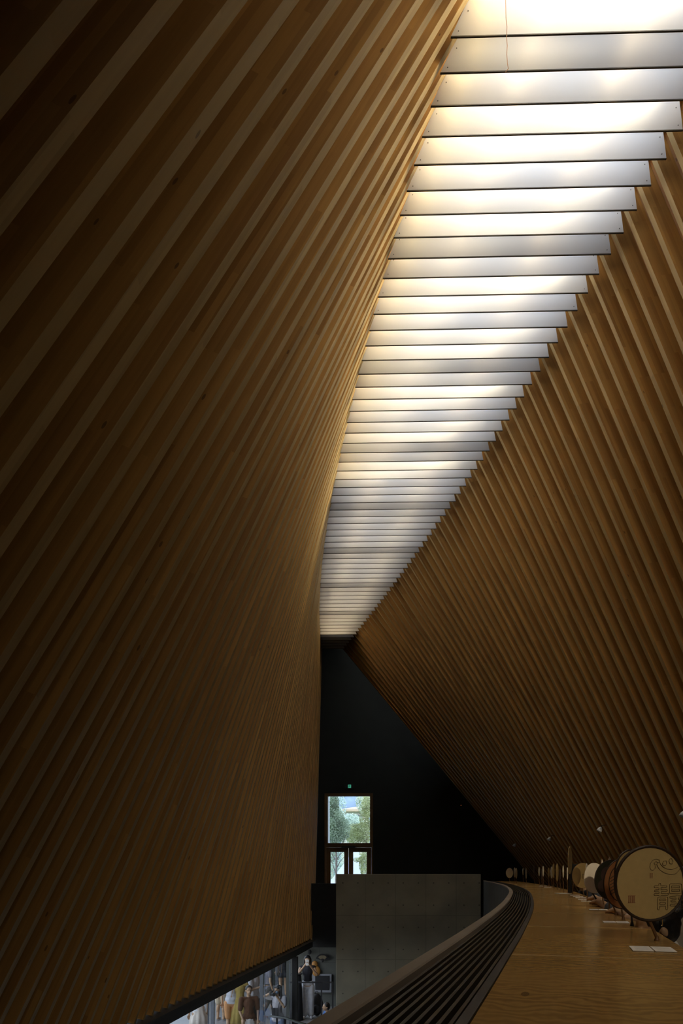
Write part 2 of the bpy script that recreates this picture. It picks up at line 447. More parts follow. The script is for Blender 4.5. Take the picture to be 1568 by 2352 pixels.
z_tr = W(800, 1943)[1]
win = frame('window_1', DL, DR, z_tr, ZT, YEND + .06, .105, .16, WOOD_FRAME); tag(win, kind='structure')
mb = MB(); mb.box(((DL + DR) / 2, YEND + .06, (z_tr + ZT) / 2), (DR - DL - .2, .012, ZT - z_tr - .2)); mb.build('glass_pane', GLASS, win)
dfr = frame('door_1', DL, DR, ZF, z_tr, YEND + .06, .055, .16, WOOD_FRAME); tag(dfr, kind='structure')
xm = (DL + DR) / 2
for x0, x1, hs in ((DL + .058, xm - .003, 1), (xm + .003, DR - .058, -1)):
    lf = frame('door_leaf', x0, x1, ZF + .01, z_tr - .06, YEND + .05, .165, .05, WOOD_FRAME, dfr)
    mb = MB(); mb.box(((x0 + x1) / 2, YEND + .05, (ZF + z_tr) / 2), (x1 - x0 - .32, .01, z_tr - ZF - .36)); mb.build('glass_pane', GLASS, lf)
    hx = x1 - .08 if hs > 0 else x0 + .08
    mb = MB(); mb.tube([(hx, YEND + .02, ZF + .85), (hx, YEND - .03, ZF + .85), (hx, YEND - .03, ZF + 1.25), (hx, YEND + .02, ZF + 1.25)], .01); mb.build('door_handle', SCREW, lf)
mb = MB(); x0, z0 = W(784, 1948); x1, z1 = W(816, 1943)
mb.box(((x0 + x1) / 2, YEND - .05, (z0 + z1) / 2), (x1 - x0, .07, z1 - z0)); mb.box(((x0 + x1) / 2, YEND - .01, (z0 + z1) / 2 - .03), (x1 - x0 + .1, .02, .02)); mb.build('door_closer', BLACKM, dfr)
# exit sign
x0, z0 = W(791, 1811); x1, z1 = W(813.5, 1802.5)
ex = empty('exit_sign', ((x0 + x1) / 2, YEND - .04, z0), 'small dark exit sign box with green running-man symbol above the window', 'sign')
mb = MB(); mb.box(((x0 + x1) / 2, YEND - .03, (z0 + z1) / 2), (x1 - x0, .05, z1 - z0)); bevel(mb.build('housing', BLACKM, ex), .006)
gx0, gz0 = W(799, 1810.2); gx1, gz1 = W(806, 1802.9)
GREEN = plain('sign_green', (.05, .5, .33), .5, .02, emis=(.10, .62, .40), estr=.55)
mb = MB(); cx, cz, s_ = (gx0 + gx1) / 2, (gz0 + gz1) / 2, (gx1 - gx0)
mb.box((cx, YEND - .058, cz), (s_, .008, gz1 - gz0)); mb.build('lit_panel', GREEN, ex)
mb = MB(); h = s_
def sk(a, b, r=.05): mb.tube([(cx + a[0] * h, YEND - .064, cz + a[1] * h), (cx + b[0] * h, YEND - .064, cz + b[1] * h)], r * h, 6)
mb.ball((cx - .02 * h, YEND - .064, cz + .27 * h), (.07 * h, .004, .07 * h), n=8)
sk((-.02, .2), (-.06, -.03), .065); sk((-.02, .17), (-.22, .10)); sk((-.02, .17), (.16, .06)); sk((.16, .06), (.24, .14)); sk((-.22, .10), (-.26, -.03))
sk((-.06, -.03), (.12, -.14)); sk((.12, -.14), (.06, -.34)); sk((-.06, -.03), (-.14, -.2)); sk((-.14, -.2), (-.33, -.26))
sk((.36, -.4), (.36, .38), .035); sk((.36, .38), (-.36, .38), .035); sk((-.36, .38), (-.36, -.4), .035)
mb.build('running_man', BLACK, ex)
# tiny indicator
x, z = W(1058, 1850)
mb = MB(); mb.lathe([(.03, 0), (.03, .02), (.018, .035)], (0, 0, 0), 12)
for v in mb.v: v.xyz = (x + v.x, YEND - v.z, z + v.y)
o = tag(mb.build('smoke_detector', BLACKM), 'small dark round detector with a tiny red light on the end wall', 'detector')
mb = MB(); mb.ball((x, YEND - .037, z), .008, n=8); mb.build('indicator_light', plain('led_red', (.8, .15, .05), .4, .02, emis=(1, .25, .08), estr=.9), o)

# ------------------------------------------------------------------ lower hall
mb = MB(); mb.box((0, 10.5, LZ - .1), (26, 38, .2)); tag(mb.build('floor', FLOORM), kind='structure')
# walls closing the building behind and beside the camera
mb = MB(); mb.box((1, -1.6, 2.7), (16, .2, 13)); tag(mb.build('wall_front', ENDW), kind='structure')
mb = MB(); mb.box((6.6, 12, 1.0), (.2, 28, 10.4)); tag(mb.build('wall_right.001', ENDW), kind='structure')
# closure of the left wall beyond its last rib, and in front of the camera position
mb = MB()
mb.box((-2.25, 22.3, 3.8), (.15, 6.6, 11.2)); mb.box((-3.55, 3.2, -3.1), (.12, 9.4, 2.2), R=Matrix.Rotation(-.138, 3, 'Z'))
tag(mb.build('wall_left.001', ENDW), kind='structure')
# black edge beam under the ribs
def sweep(pts, prof, name, mat, parent=None, m=0, uvs=True):
    """pts: list of (x,y); prof: list of (offset to the right, z)"""
    mb = MB(); V = []; n = len(prof); acc = 0; FF = []; UV = []
    per = [0]
    for i in range(n): a, b = prof[i], prof[(i + 1) % n]; per.append(per[-1] + sqrt((a[0] - b[0]) ** 2 + (a[1] - b[1]) ** 2))
    S = [0]
    for i, p in enumerate(pts):
        q0, q1 = pts[max(0, i - 1)], pts[min(len(pts) - 1, i + 1)]
        t = Vector((q1[0] - q0[0], q1[1] - q0[1])).normalized(); r = Vector((t.y, -t.x))
        for o_, z in prof: V.append(Vector((p[0] + r.x * o_, p[1] + r.y * o_, z)))
        if i: S.append(S[-1] + sqrt((p[0] - pts[i - 1][0]) ** 2 + (p[1] - pts[i - 1][1]) ** 2))
    for i in range(len(pts) - 1):
        for j in range(n):
            j2 = (j + 1) % n
            FF.append((i * n + j, (i + 1) * n + j, (i + 1) * n + j2, i * n + j2))
            UV.append([(S[i], per[j]), (S[i + 1], per[j]), (S[i + 1], per[j + 1]), (S[i], per[j + 1])])
    FF.append(tuple(range(n - 1, -1, -1))); FF.append(tuple((len(pts) - 1) * n + j for j in range(n)))
    UV += [[(0, 0)] * n, [(0, 0)] * n]
    mb.mesh(V, FF, m, UV)
    return fixn(mb.build(name, mat, parent))
def curve(P, a, b, st):
    out = []; y = a
    while y < b - 1e-6: out.append((spline(P, y), y)); y += st
    out.append((spline(P, b), b)); return out
bl = curve(BPTS, -.5, 18.3, .6)
tag(sweep(bl, [(-.16, -2.0), (.035, -2.0), (.035, -1.83), (.10, -1.83), (.10, -1.81), (-.16, -1.81)], 'trim_4', BLACKM), kind='structure')
# glazed facade below the beam
fac = empty('glass_facade', (-1.9, 12.5, LZ), 'row of clear floor-to-beam glass panes below the black edge beam of the ribbed wall', 'glass wall', kind='structure')
ym = [8.2, 10.75, 13.9, 16.0]
for i in range(len(ym) - 1):
    a = Vector((spline(BPTS, ym[i]) - .05, ym[i], 0)); b = Vector((spline(BPTS, ym[i + 1]) - .05, ym[i + 1], 0))
    if True:
        mb = MB(); mb.mesh([a + Vector((0, 0, LZ + .02)), b + Vector((0, 0, LZ + .02)), b + Vector((0, 0, -2.0)), a + Vector((0, 0, -2.0))], [(0, 1, 2, 3)]); mb.build('glass_pane', GLASS, fac)
    mb = MB(); mb.box((b.x, b.y, LZ / 2 - 1.0), (.018, .03, -LZ - 2.0)); mb.build('mullion', GREYM, fac)
# column
mb = MB(); mb.box((spline(BPTS, 16.2) + .02, 16.2, LZ / 2 - 1.0), (.14, .14, -LZ - 2.0)); tag(bevel(mb.build('trim_5', BLACK), .01), kind='structure')
# back concrete wall under the landing
x0 = atY(657, 2250, 19.6).x
mb = MB(); mb.box(((x0 + 3.2) / 2, 19.75, -3.0), (3.2 - x0, .3, 2.4)); tag(mb.build('wall_back.001', CONCW), kind='structure')
# black balustrade of the landing and its floor
a, b = atY(714.5, 2029, 18.6), atY(780, 2176, 18.6)
mb = MB(); mb.box(((a.x + b.x) / 2 , 18.65, (a.z + b.z) / 2), (b.x - a.x, .1, a.z - b.z)); mb.box(((a.x + 5.5) / 2 - .4, 22.2, ZF - .27), (5.5 - a.x + .8, 7.0, .54))
tag(mb.build('wall_left.002', BLACK), 'black balustrade box between the ribbed wall and the concrete wall', 'wall', kind='structure')
# free standing concrete wall
a, b = atY(771.5, 2007.5, 17.0), atY(1104, 2007.5, 17.0)
mb = MB(); mb.box(((a.x + b.x) / 2, 17.15, (a.z + LZ) / 2), (b.x - a.x, .3, a.z - LZ))
tag(bevel(mb.build('wall_back.002', CONC), .008), 'freestanding fair-faced concrete wall with tie holes below the door', 'wall', kind='structure')
# upper floor slab, parapet, counter
wl_pts = curve(WPTS, -1.32, 18.5, .25)
ZC = -.27
def off(pts, o): 
    out = []
    for i, p in enumerate(pts):
        q0, q1 = pts[max(0, i - 1)], pts[min(len(pts) - 1, i + 1)]
        t = Vector((q1[0] - q0[0], q1[1] - q0[1])).normalized(); out.append((p[0] + t.y * o, p[1] - t.x * o))
    return out
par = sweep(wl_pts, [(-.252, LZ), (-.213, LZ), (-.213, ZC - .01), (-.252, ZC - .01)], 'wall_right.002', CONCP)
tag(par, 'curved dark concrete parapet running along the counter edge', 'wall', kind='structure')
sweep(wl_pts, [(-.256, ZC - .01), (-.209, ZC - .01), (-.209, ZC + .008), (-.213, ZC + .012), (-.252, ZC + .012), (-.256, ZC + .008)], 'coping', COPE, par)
mb = MB(); lp = off(curve(WPTS, -1.5, 21, .25), -.23)
for i in range(len(lp) - 1):
    p, q = lp[i], lp[i + 1]
    A = [(p[0], p[1], ZF), (6.5, p[1], ZF), (6.5, q[1], ZF), (q[0], q[1], ZF)]
    mb.poly(A); mb.poly([(x, y, z - .3) for x, y, z in A][::-1])
tag(mb.build('floor.001', FLOORM), kind='structure')
# grille strip
gr = empty('counter_grille', (spline(WPTS, 3) - .14, 3, ZC - .03), 'curved black slatted vent grille between the concrete coping and the wooden counter', 'grille')
NS = 9
for i in range(NS):
    o_ = -.194 + i * (.163 / (NS - 1))
    sweep(wl_pts, [(o_ - .004, ZC - .03), (o_ + .004, ZC - .03), (o_ + .004, ZC - .001), (o_ - .004, ZC - .001)], 'slat', plain('slat_metal', (.06, .048, .03), .4, .1, metal=.3), gr)
sweep(wl_pts, [(-.212, ZC - .08), (.0, ZC - .08), (.0, ZC - .07), (-.212, ZC - .07)], 'tray', BLACK, gr)
sweep(wl_pts, [(-.022, ZC - .07), (-.001, ZC - .07), (-.001, ZC + .001), (-.022, ZC + .001)], 'border_strip', plain('border_metal', (.030, .026, .022), .5, .1), gr)
# counter: one worktop laid in lengths
ct = empty('counter', (spline(WPTS, 4) + .28, 4, ZF), 'long curved bar counter with glossy brown wooden top set in lengths', 'counter')
joints = [-1.30, 1.06]
for p in ((1200, 2192), (1200, 2127), (1200, 2096), (1200, 2077.5), (1200, 2062.5), (1200, 2053.5), (1200, 2046)):
    joints.append(atZ(p[0], p[1], ZC).y)
while joints[-1] < 17.3: joints.append(joints[-1] + 1.25)
for a, b in zip(joints[:-1], joints[1:]):
    pts = curve(WPTS, a + .0025, b - .0025, .12)
    o = sweep(pts, [(.0, ZC - .045), (.565, ZC - .045), (.565, ZC - .003), (.562, ZC), (.003, ZC), (.0, ZC - .003)], 'worktop_panel', WOOD_TOP, ct)
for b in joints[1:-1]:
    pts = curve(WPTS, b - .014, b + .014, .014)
    sweep(pts, [(.004, ZC - .02), (.561, ZC - .02), (.561, ZC + .0004), (.004, ZC + .0004)], 'seam_sheen_strip', plain('seam_sheen', (.46, .29, .11), .3, .1), ct)  # lighter strips over the joints, edge reflections put into the colour
sweep(wl_pts, [(.02, ZF), (.30, ZF), (.30, ZC - .05), (.02, ZC - .05)], 'carcass', BLACK, ct)
# ------------------------------------------------------------------ hand fans standing on the counter
FBEIGE = plain('fan_beige', (.54, .385, .155), .8, .05, 40)
FIVORY = plain('fan_ivory', (.72, .66, .52), .8, .04, 40)
FWHITE = plain('fan_white', (.80, .74, .62), .8, .03, 30)
FGREEN = plain('fan_olive', (.035, .034, .016), .85, .3, 14)
FBROWN = plain('fan_brown', (.085, .05, .04), .85, .15, 14)
FORANGE = plain('fan_orange', (.42, .18, .06), .8, .2, 14)
FBLACK = plain('fan_black', (.015, .014, .014), .7, .1)
RIMB = plain('fan_rim_brown', (.035, .018, .008), .5, .1)
STICK = plain('fan_stick', (.17, .085, .03), .5, .15)
INK = plain('fan_ink', (.085, .06, .035), .8, .1)
INK2 = plain('fan_ink_faded', (.15, .10, .045), .8, .1)
RED = plain('fan_seal_red', (.28, .11, .05), .8, .1)
def ell(n, rx, rz, sq=0):
    P = []
    for k in range(n):
        a = 2 * pi * k / n; c, s = cos(a), sin(a)
        if sq:
            e = 2.0 / sq; c, s = abs(c) ** e * (1 if c >= 0 else -1), abs(s) ** e * (1 if s >= 0 else -1)
        P.append(Vector((rx * c, 0, rz * s)))
    return P
def make_fan(cx, cy, rx, ry, bx, by, face, label, group=None, rim=RIMB, stick=STICK, sq=0, tilt=0, yaw=None, name='round_hand_fan', rimw=.0035, extra=None, sw=1.0):
    base = atZ(bx, by, ZC); d = base.y
    c = atY(cx, cy, d); R = ry * d / F
    u_ = (cx - 784) / F
    if yaw is None: yaw = acos(max(.05, min(1, rx / ry)) / sqrt(1 + u_ * u_)) - math.atan(u_)
    root = empty(name, base, label, 'hand fan', group)
    M = Matrix.Rotation(yaw, 3, 'Z') @ Matrix.Rotation(tilt, 3, 'Y')
    def T(p): return c + M @ Vector(p)
    n = 40 if R * F / d > 15 else 20
    P = ell(n, R, R, sq) if face is not None else []
    th = .0022
    mb = MB(); fr = [T(p + Vector((0, -th, 0))) for p in P]; bk = [T(p + Vector((0, th, 0))) for p in P]
    mb.mesh(fr + bk, [tuple(range(n)), tuple(range(2 * n - 1, n - 1, -1))] + [(k, n + k, n + (k + 1) % n, (k + 1) % n) for k in range(n)])
    fo = mb.build('fan_face', face, root)
    mb = MB(); mb.tube([T(p) for p in P] + [T(P[0])], rimw, 6, caps=False); mb.build('rim', rim, root)
    mb = MB(); top = T((0, .006, R * .55)); mid = T((0, .006, -R * .98))
    if sw > 3: top = mid + Vector((0, .001, .02)); mid = (base + mid) / 2
    mb.tube([base + Vector((0, 0, .012)), mid, top], [.0052 * sw, .0046 * sw, .002 * sw], 8)
    mb.lathe([(.010, 0), (.010, .004), (.008, .01), (.006, .02)], base, 12)
    mb.build('stick', stick, root, smooth=False)
    if extra: extra(T, R, fo)
    return root
def outline(T, R, polys, w, mat, parent, name, y=-.0042, closed=True):
    mb = MB()
    for P in polys:
        q = [T((p[0] * R, y, p[1] * R)) for p in P]
        if closed: q.append(q[0])
        mb.tube(q, w, 4)
    return mb.build(name, mat, parent)
def z3(x, y): return ((x - 1125) / 442.0, (757 - y) / 492.0)
def stroke(a, b, h=14):
    """rounded outline around a straight brush stroke from a to b (drawing coordinates)"""
    ax, ay = a; bx, by = b; L = sqrt((bx - ax) ** 2 + (by - ay) ** 2); tx, ty = (bx - ax) / L, (by - ay) / L; nx, ny = -ty, tx
    P = []
    for k in range(5):
        t = -pi / 2 + pi * k / 4; P.append((bx + h * (cos(t) * tx + sin(t) * nx), by + h * (cos(t) * ty + sin(t) * ny)))
    for k in range(5):
        t = pi / 2 + pi * k / 4; P.append((ax + h * (cos(t) * tx + sin(t) * nx), ay + h * (cos(t) * ty + sin(t) * ny)))
    return P
def union_outline(strokes, h=15):
    """outer contour segments of the union of the strokes: contour points inside another stroke are dropped"""
    def dist(p, s):
        (ax, ay), (bx, by) = s; vx, vy = bx - ax, by - ay; t = max(0, min(1, ((p[0] - ax) * vx + (p[1] - ay) * vy) / (vx * vx + vy * vy)))
        return sqrt((p[0] - ax - t * vx) ** 2 + (p[1] - ay - t * vy) ** 2)
    out = []
    for s in strokes:
        P = stroke(s[0], s[1], h); P.append(P[0]); run = []
        for i in range(len(P) - 1):
            a, b = P[i], P[i + 1]; L = sqrt((b[0] - a[0]) ** 2 + (b[1] - a[1]) ** 2); n = max(1, int(L / 5))
            for k in range(n):
                p = (a[0] + (b[0] - a[0]) * k / n, a[1] + (b[1] - a[1]) * k / n)
                if any(dist(p, q) < h - .6 for q in strokes if q is not s):
                    if len(run) > 1: out.append(run)
                    run = []
                else: run.append(p)
        if len(run) > 1: out.append(run)
    return out
def callig(T, R, fo):
    heart = [[(1118, 540), (1125, 490), (1155, 448), (1200, 432), (1240, 445), (1243, 475), (1222, 482), (1196, 466), (1170, 484), (1190, 515), (1186, 555), (1160, 582), (1130, 575)],
             [(1290 + 0, 522), (1280, 490), (1298, 458), (1330, 455), (1334, 490), (1318, 520)],
             [(1375, 495), (1364, 460), (1372, 430), (1398, 425), (1418, 465), (1408, 498)],
             [(1205, 500), (1222, 540), (1250, 580), (1310, 618), (1390, 640), (1450, 628), (1490, 590), (1512, 545), (1505, 515), (1465, 548), (1400, 572), (1340, 566), (1290, 540), (1255, 500), (1240, 470)]]
    outline(T, R, [[z3(*p) for p in P] for P in heart], .0008, INK2, fo, 'calligraphy_heart')
    S = [((1245, 765), (1250, 905)), ((1185, 800), (1325, 800)), ((1190, 855), (1330, 850)), ((1185, 905), (1345, 900)),
         ((1232, 950), (1232, 1095)), ((1335, 950), (1335, 1095)), ((1232, 950), (1335, 950)), ((1245, 1000), (1325, 1000)), ((1245, 1045), (1325, 1045)),
         ((1385, 775), (1515, 775)), ((1385, 775), (1385, 880)), ((1515, 775), (1515, 880)), ((1385, 880), (1515, 880)), ((1410, 828), (1490, 828)),
         ((1385, 940), (1530, 935)), ((1400, 990), (1530, 985)), ((1390, 1045), (1530, 1040)), ((1470, 925), (1470, 1130)), ((1530, 940), (1530, 1090)), ((1470, 1130), (1430, 1110))]
    outline(T, R, [[z3(*p) for p in P] for P in union_outline(S, 13)], .0008, INK2, fo, 'calligraphy_calm', closed=False)
    mb = MB()
    def patch(x0, y0, x1, y1, m=0, yy=-.0028):
        a, b = z3(x0, y0), z3(x1, y1); mb.mesh([T((a[0] * R, yy, a[1] * R)), T((b[0] * R, yy, a[1] * R)), T((b[0] * R, yy, b[1] * R)), T((a[0] * R, yy, b[1] * R))], [(0, 3, 2, 1)], m)
    for x in (1118, 1140): 
        for y in range(622, 690, 14): patch(x, y, x + 16, y + 9)
    for x in range(845, 930, 22): patch(x, 925, x + 13, 1015)
    patch(840, 918, 935, 925); patch(840, 1010, 935, 1017)
    mb.build('red_seals', RED, fo)
def sealmark(T, R, fo):
    outline(T, R, [[(-.05, .12), (.42, .12), (.42, -.22), (-.05, -.22)], [(.03, .04), (.15, .06)], [(.03, -.05), (.15, -.04)], [(.22, .06), (.34, .04)], [(.25, -.02), (.25, -.14)], [(.03, -.15), (.15, -.13)], [(.3, -.1), (.38, -.16)]], .0016, INK, fo, 'seal_mark')
def stripes(T, R, fo):
    oval = [(.95 * cos(a) * .62 - .16, .72 * sin(a) + .02) for a in [2 * pi * k / 24 for k in range(24)]]
    outline(T, R, [oval], .002, FBLACK, fo, 'oval_outline')
    outline(T, R, [[(-.68, .22 - .13 * k), (-.10, .52 - .14 * k)] for k in range(6)], .002, INK, fo, 'painted_stripes', closed=False)
def blotch(T, R, fo):
    mb = MB()
    for (x, z, r) in ((-.25, .25, .42), (.2, -.45, .38), (-.55, -.3, .3)):
        n = 20; P = [T(((x + r * cos(2 * pi * k / n)) * R, -.0032, (z + r * sin(2 * pi * k / n)) * R)) for k in range(n)]
        mb.mesh(P, [tuple(range(n))])
    mb.build('painted_petals', FBROWN, fo)
make_fan(1492, 2029, 77, 84, 1508, 2161, FBEIGE, 'largest round beige hand fan with two outlined brush characters and red seals', rimw=.0065, extra=callig, sw=1.25)
make_fan(1449, 2005, 35, 52, 1451, 2127, FBEIGE, 'beige dark-rimmed fan mostly hidden directly behind the fan with calligraphy', stick=FBLACK, rimw=.005)
make_fan(1428, 2030, 40, 56, 1431, 2113, FORANGE, 'orange fan painted with stripes inside a black oval', extra=stripes)
make_fan(1404, 2021, 37, 45, 1414, 2102, FGREEN, 'dark olive fan with brown petals between the white fan and the orange fan', extra=blotch)
make_fan(1399.6, 2002, 2, 32, 1399, 2093, FIVORY, 'thin edge-on fan with its bright tip above the dark olive fan', rim=STICK)
make_fan(1382, 2006, 2, 32, 1387, 2086, FIVORY, 'edge-on fan whose pale tip shows above the left rim of the dark olive fan', rim=STICK)
make_fan(1365, 2017, 23, 34, 1376, 2081, FWHITE, 'bright white tilted palm-shaped fan on a black stick', stick=FBLACK, tilt=.16, sq=2.2, rimw=.002, rim=FIVORY, sw=1.3)
make_fan(1347, 2004, 1.6, 20, 1349, 2064, FIVORY, 'thin upright fan seen edge-on in front of the beige fan with a square seal', rim=FIVORY)
make_fan(1338, 2011, 24, 28.5, 1341, 2062, FBEIGE, 'round plain beige fan with a small square seal mark', extra=sealmark, rim=STICK, rimw=.002)
make_fan(1318, 2003, 12, 18, 1314.5, 2052, FBLACK, 'black rounded-square fan with a thin pale edge behind the seal fan', sq=5, rim=STICK, rimw=.002)
f10 = make_fan(1308.5, 1976, 3.6, 31, 1309, 2053, FBEIGE, 'tallest golden fan, seen edge-on, on a thick black stand', stick=FBLACK, rim=FBEIGE, sw=5)
thin = [(1302.6, 2007, 1, 15, 2050.5, 0), (1293, 2002, 1.2, 14, 2049, 0), (1286, 2008, 1.5, 12, 2045.5, 1), (1279.2, 2004, 2.4, 20, 2043, 2), (1270.6, 2000, 1.7, 16, 2041, 2), (1266.5, 2004, 2.1, 13.5, 2039, 0),
        (1259.8, 2004, 1.7, 11, 2037.5, 2), (1247, 2001, 1.2, 12, 2036, 0), (1244, 2008, 1.5, 12.5, 2034, 1), (1237.8, 2002, 1.4, 10, 2033, 0), (1226.5, 1999, 1.1, 11, 2031, 1),
        (1208, 2006, 1.2, 12, 2029.6, 0), (1201, 2002, 1.2, 8, 2029.3, 0), (1185.2, 2006, 2, 12, 2028.6, 0), (1181.6, 2004, 2, 11, 2028.4, 0)]
names = ['first', 'second', 'third', 'fourth', 'fifth', 'sixth', 'seventh', 'eighth', 'ninth', 'tenth', 'eleventh', 'twelfth', 'thirteenth', 'fourteenth', 'fifteenth']
for i, (x, y, rx, ry, by, c) in enumerate(thin):
    make_fan(x, y, rx, ry, x + 1.2, by, (FIVORY, FBROWN, FBEIGE)[c], '%s %s edge-on fan beyond the tall golden fan, counting towards the end wall' % (names[i], ('pale', 'dark brown', 'golden')[c]), 'edge-on fans far along the counter', rim=(FIVORY, FBROWN, FBEIGE)[c], rimw=.002)
make_fan(1169.6, 2005, 8, 11.5, 1170.5, 2027, FIVORY, 'farthest fan, roundish and turned to face the viewer, at the dim end of the counter', rim=STICK, rimw=.002)

# paper cards on the counter
PAPER = plain('paper_white', (.80, .79, .76), .6, .03, 30)
PRINT = plain('paper_print', (.58, .58, .56), .7, .05)
def card(px, py, w, dep, label, group):
    c = atZ(px, py, ZC)
    o = empty('folded_card', c + Vector((0, 0, .001)), label, 'card', group)
    a = -.28
    for s in (-1, 1):
        R_ = Matrix.Rotation(a, 3, 'Z')
        mb = MB(); mb.box(c + R_ @ Vector((s * (w / 4 + .001), 0, 0)) + Vector((0, 0, .0022)), (w / 2 - .002, dep, .0022), R=R_)
        q = mb.build('card_leaf', PAPER, o)
        if w > .1 and py > 2100:
            mb = MB()
            for k in range(4): mb.box(c + R_ @ Vector((s * (w / 4), dep * (.3 - .2 * k), 0)) + Vector((0, 0, .0036)), (w * .32, .002, .0004), R=R_)
            mb.build('printed_lines', PRINT, q)
cards = [(1497, 2181, .135, .15), (1413.5, 2118.5, .125, .12), (1374, 2090, .12, .11), (1347.5, 2070.3, .10, .12), (1340, 2066.3, .10, .12), (1333.5, 2062.5, .10, .12), (1327, 2059.5, .10, .12), (1320, 2056.5, .10, .12), (1258, 2038, .12, .2), (1247, 2035.3, .12, .2)]
cl = ['nearest white folded card, on the counter below the calligraphy fan', 'white folded card on the counter below the orange fan', 'white folded card on the counter beside the clasped hands']
for i, c_ in enumerate(cards):
    if i < 3: card(*c_, cl[i], 'folded cards on the counter')
    else: card(*c_, '%s small white card past the clasped hands, counting down the counter' % names[i - 3], 'folded cards on the counter')
c = atZ(1292, 2052.5, ZC); mb = MB(); mb.box(c + Vector((0, 0, .003)), (.14, .22, .004)); bevel(tag(mb.build('paper_menu', PAPER), 'flat pale sheet lying on the counter at the foot of the tall golden fan', 'paper'), .001)

# small wall lamps on the right slope
LAMPW = plain('lamp_enamel', (.62, .64, .64), .4, .03)
LL = ['nearest small white dome lamp on the ribbed slope, cut by the right edge', 'small white dome lamp on the ribbed slope above the fans', 'small white dome lamp above the far edge-on fans', 'farthest, dimmest small dome lamp on the ribbed slope']
for i, (px, py, yy) in enumerate([(1568, 1874, 8.3), (1375.5, 1908, 12.0), (1260, 1929, 15.6), (1180, 1943, 19.0)]):
    y = yy; z = atY(px, py, y).z
    p = atY(px, py, y)
    o = empty('dome_lamp', p, LL[i], 'wall lamp', 'dome lamps on the right slope')
    R_ = Matrix.Rotation(.5, 3, 'Y')
    mb = MB(); mb.lathe([(.008, .075), (.020, .062), (.034, .04), (.042, .015), (.045, -.01), (.043, -.012), (.01, .03)], (0, 0, 0), 18)
    for v in mb.v: v.xyz = p + R_ @ Vector(v)
    mb.build('shade', LAMPW, o, smooth=True)
    mb = MB(); mb.tube([p + R_ @ Vector((0, 0, .07)), p + Vector((.05, .0, .09)), p + Vector((.13, .0, .10))], .005, 6); mb.build('arm', BLACKM, o)

def spot(loc, tgt, power, col, ang, blend=.6):
    l = bpy.data.lights.new('lamp_light', 'SPOT'); l.energy = power; l.color = col; l.spot_size = math.radians(ang); l.spot_blend = blend; l.shadow_soft_size = .04
    o = bpy.data.objects.new('lamp_light', l); o.location = up(loc); o.rotation_euler = (Vector(loc) - Vector(tgt)).to_track_quat('Z', 'Y').to_euler(); COL.objects.link(o)
for y, pw in ((4.1, 30), (7.6, 26), (11.0, 18), (14.6, 9)):
    x = spline(WPTS, y + 1.8) + .45
    spot((spline(WPTS, y) + 1.85, y, .66), (x, y + 1.8, ZC + .12), pw, (1, .80, .55), 58)
area('counter_fill', (1.7, -.9, 2.3), .5, .5, 2.6, (1, .86, .66), (Vector((1.7, -.9, 2.3)) - Vector((1.1, 3.2, ZC))).to_track_quat('Z', 'Y').to_euler(), math.radians(58))  # added fill without a fixture, brightens the near counter and fans
# hanging orange wire
ORW = plain('wire_orange', (.62, .25, .06), .5, .1)
yw = 6.25
pts = [atY(x, y, yw) for x, y in [(1161, -90), (1160.5, -30), (1161, 10), (1161.5, 40), (1164, 62), (1163, 85), (1164.5, 105), (1163.5, 125), (1165, 145), (1167, 158), (1160, 166)]]
mb = MB(); mb.tube(pts, .0024, 6)
tag(mb.build('hanging_wire', ORW), 'thin orange wire hanging down in front of the nearest baffles', 'wire')

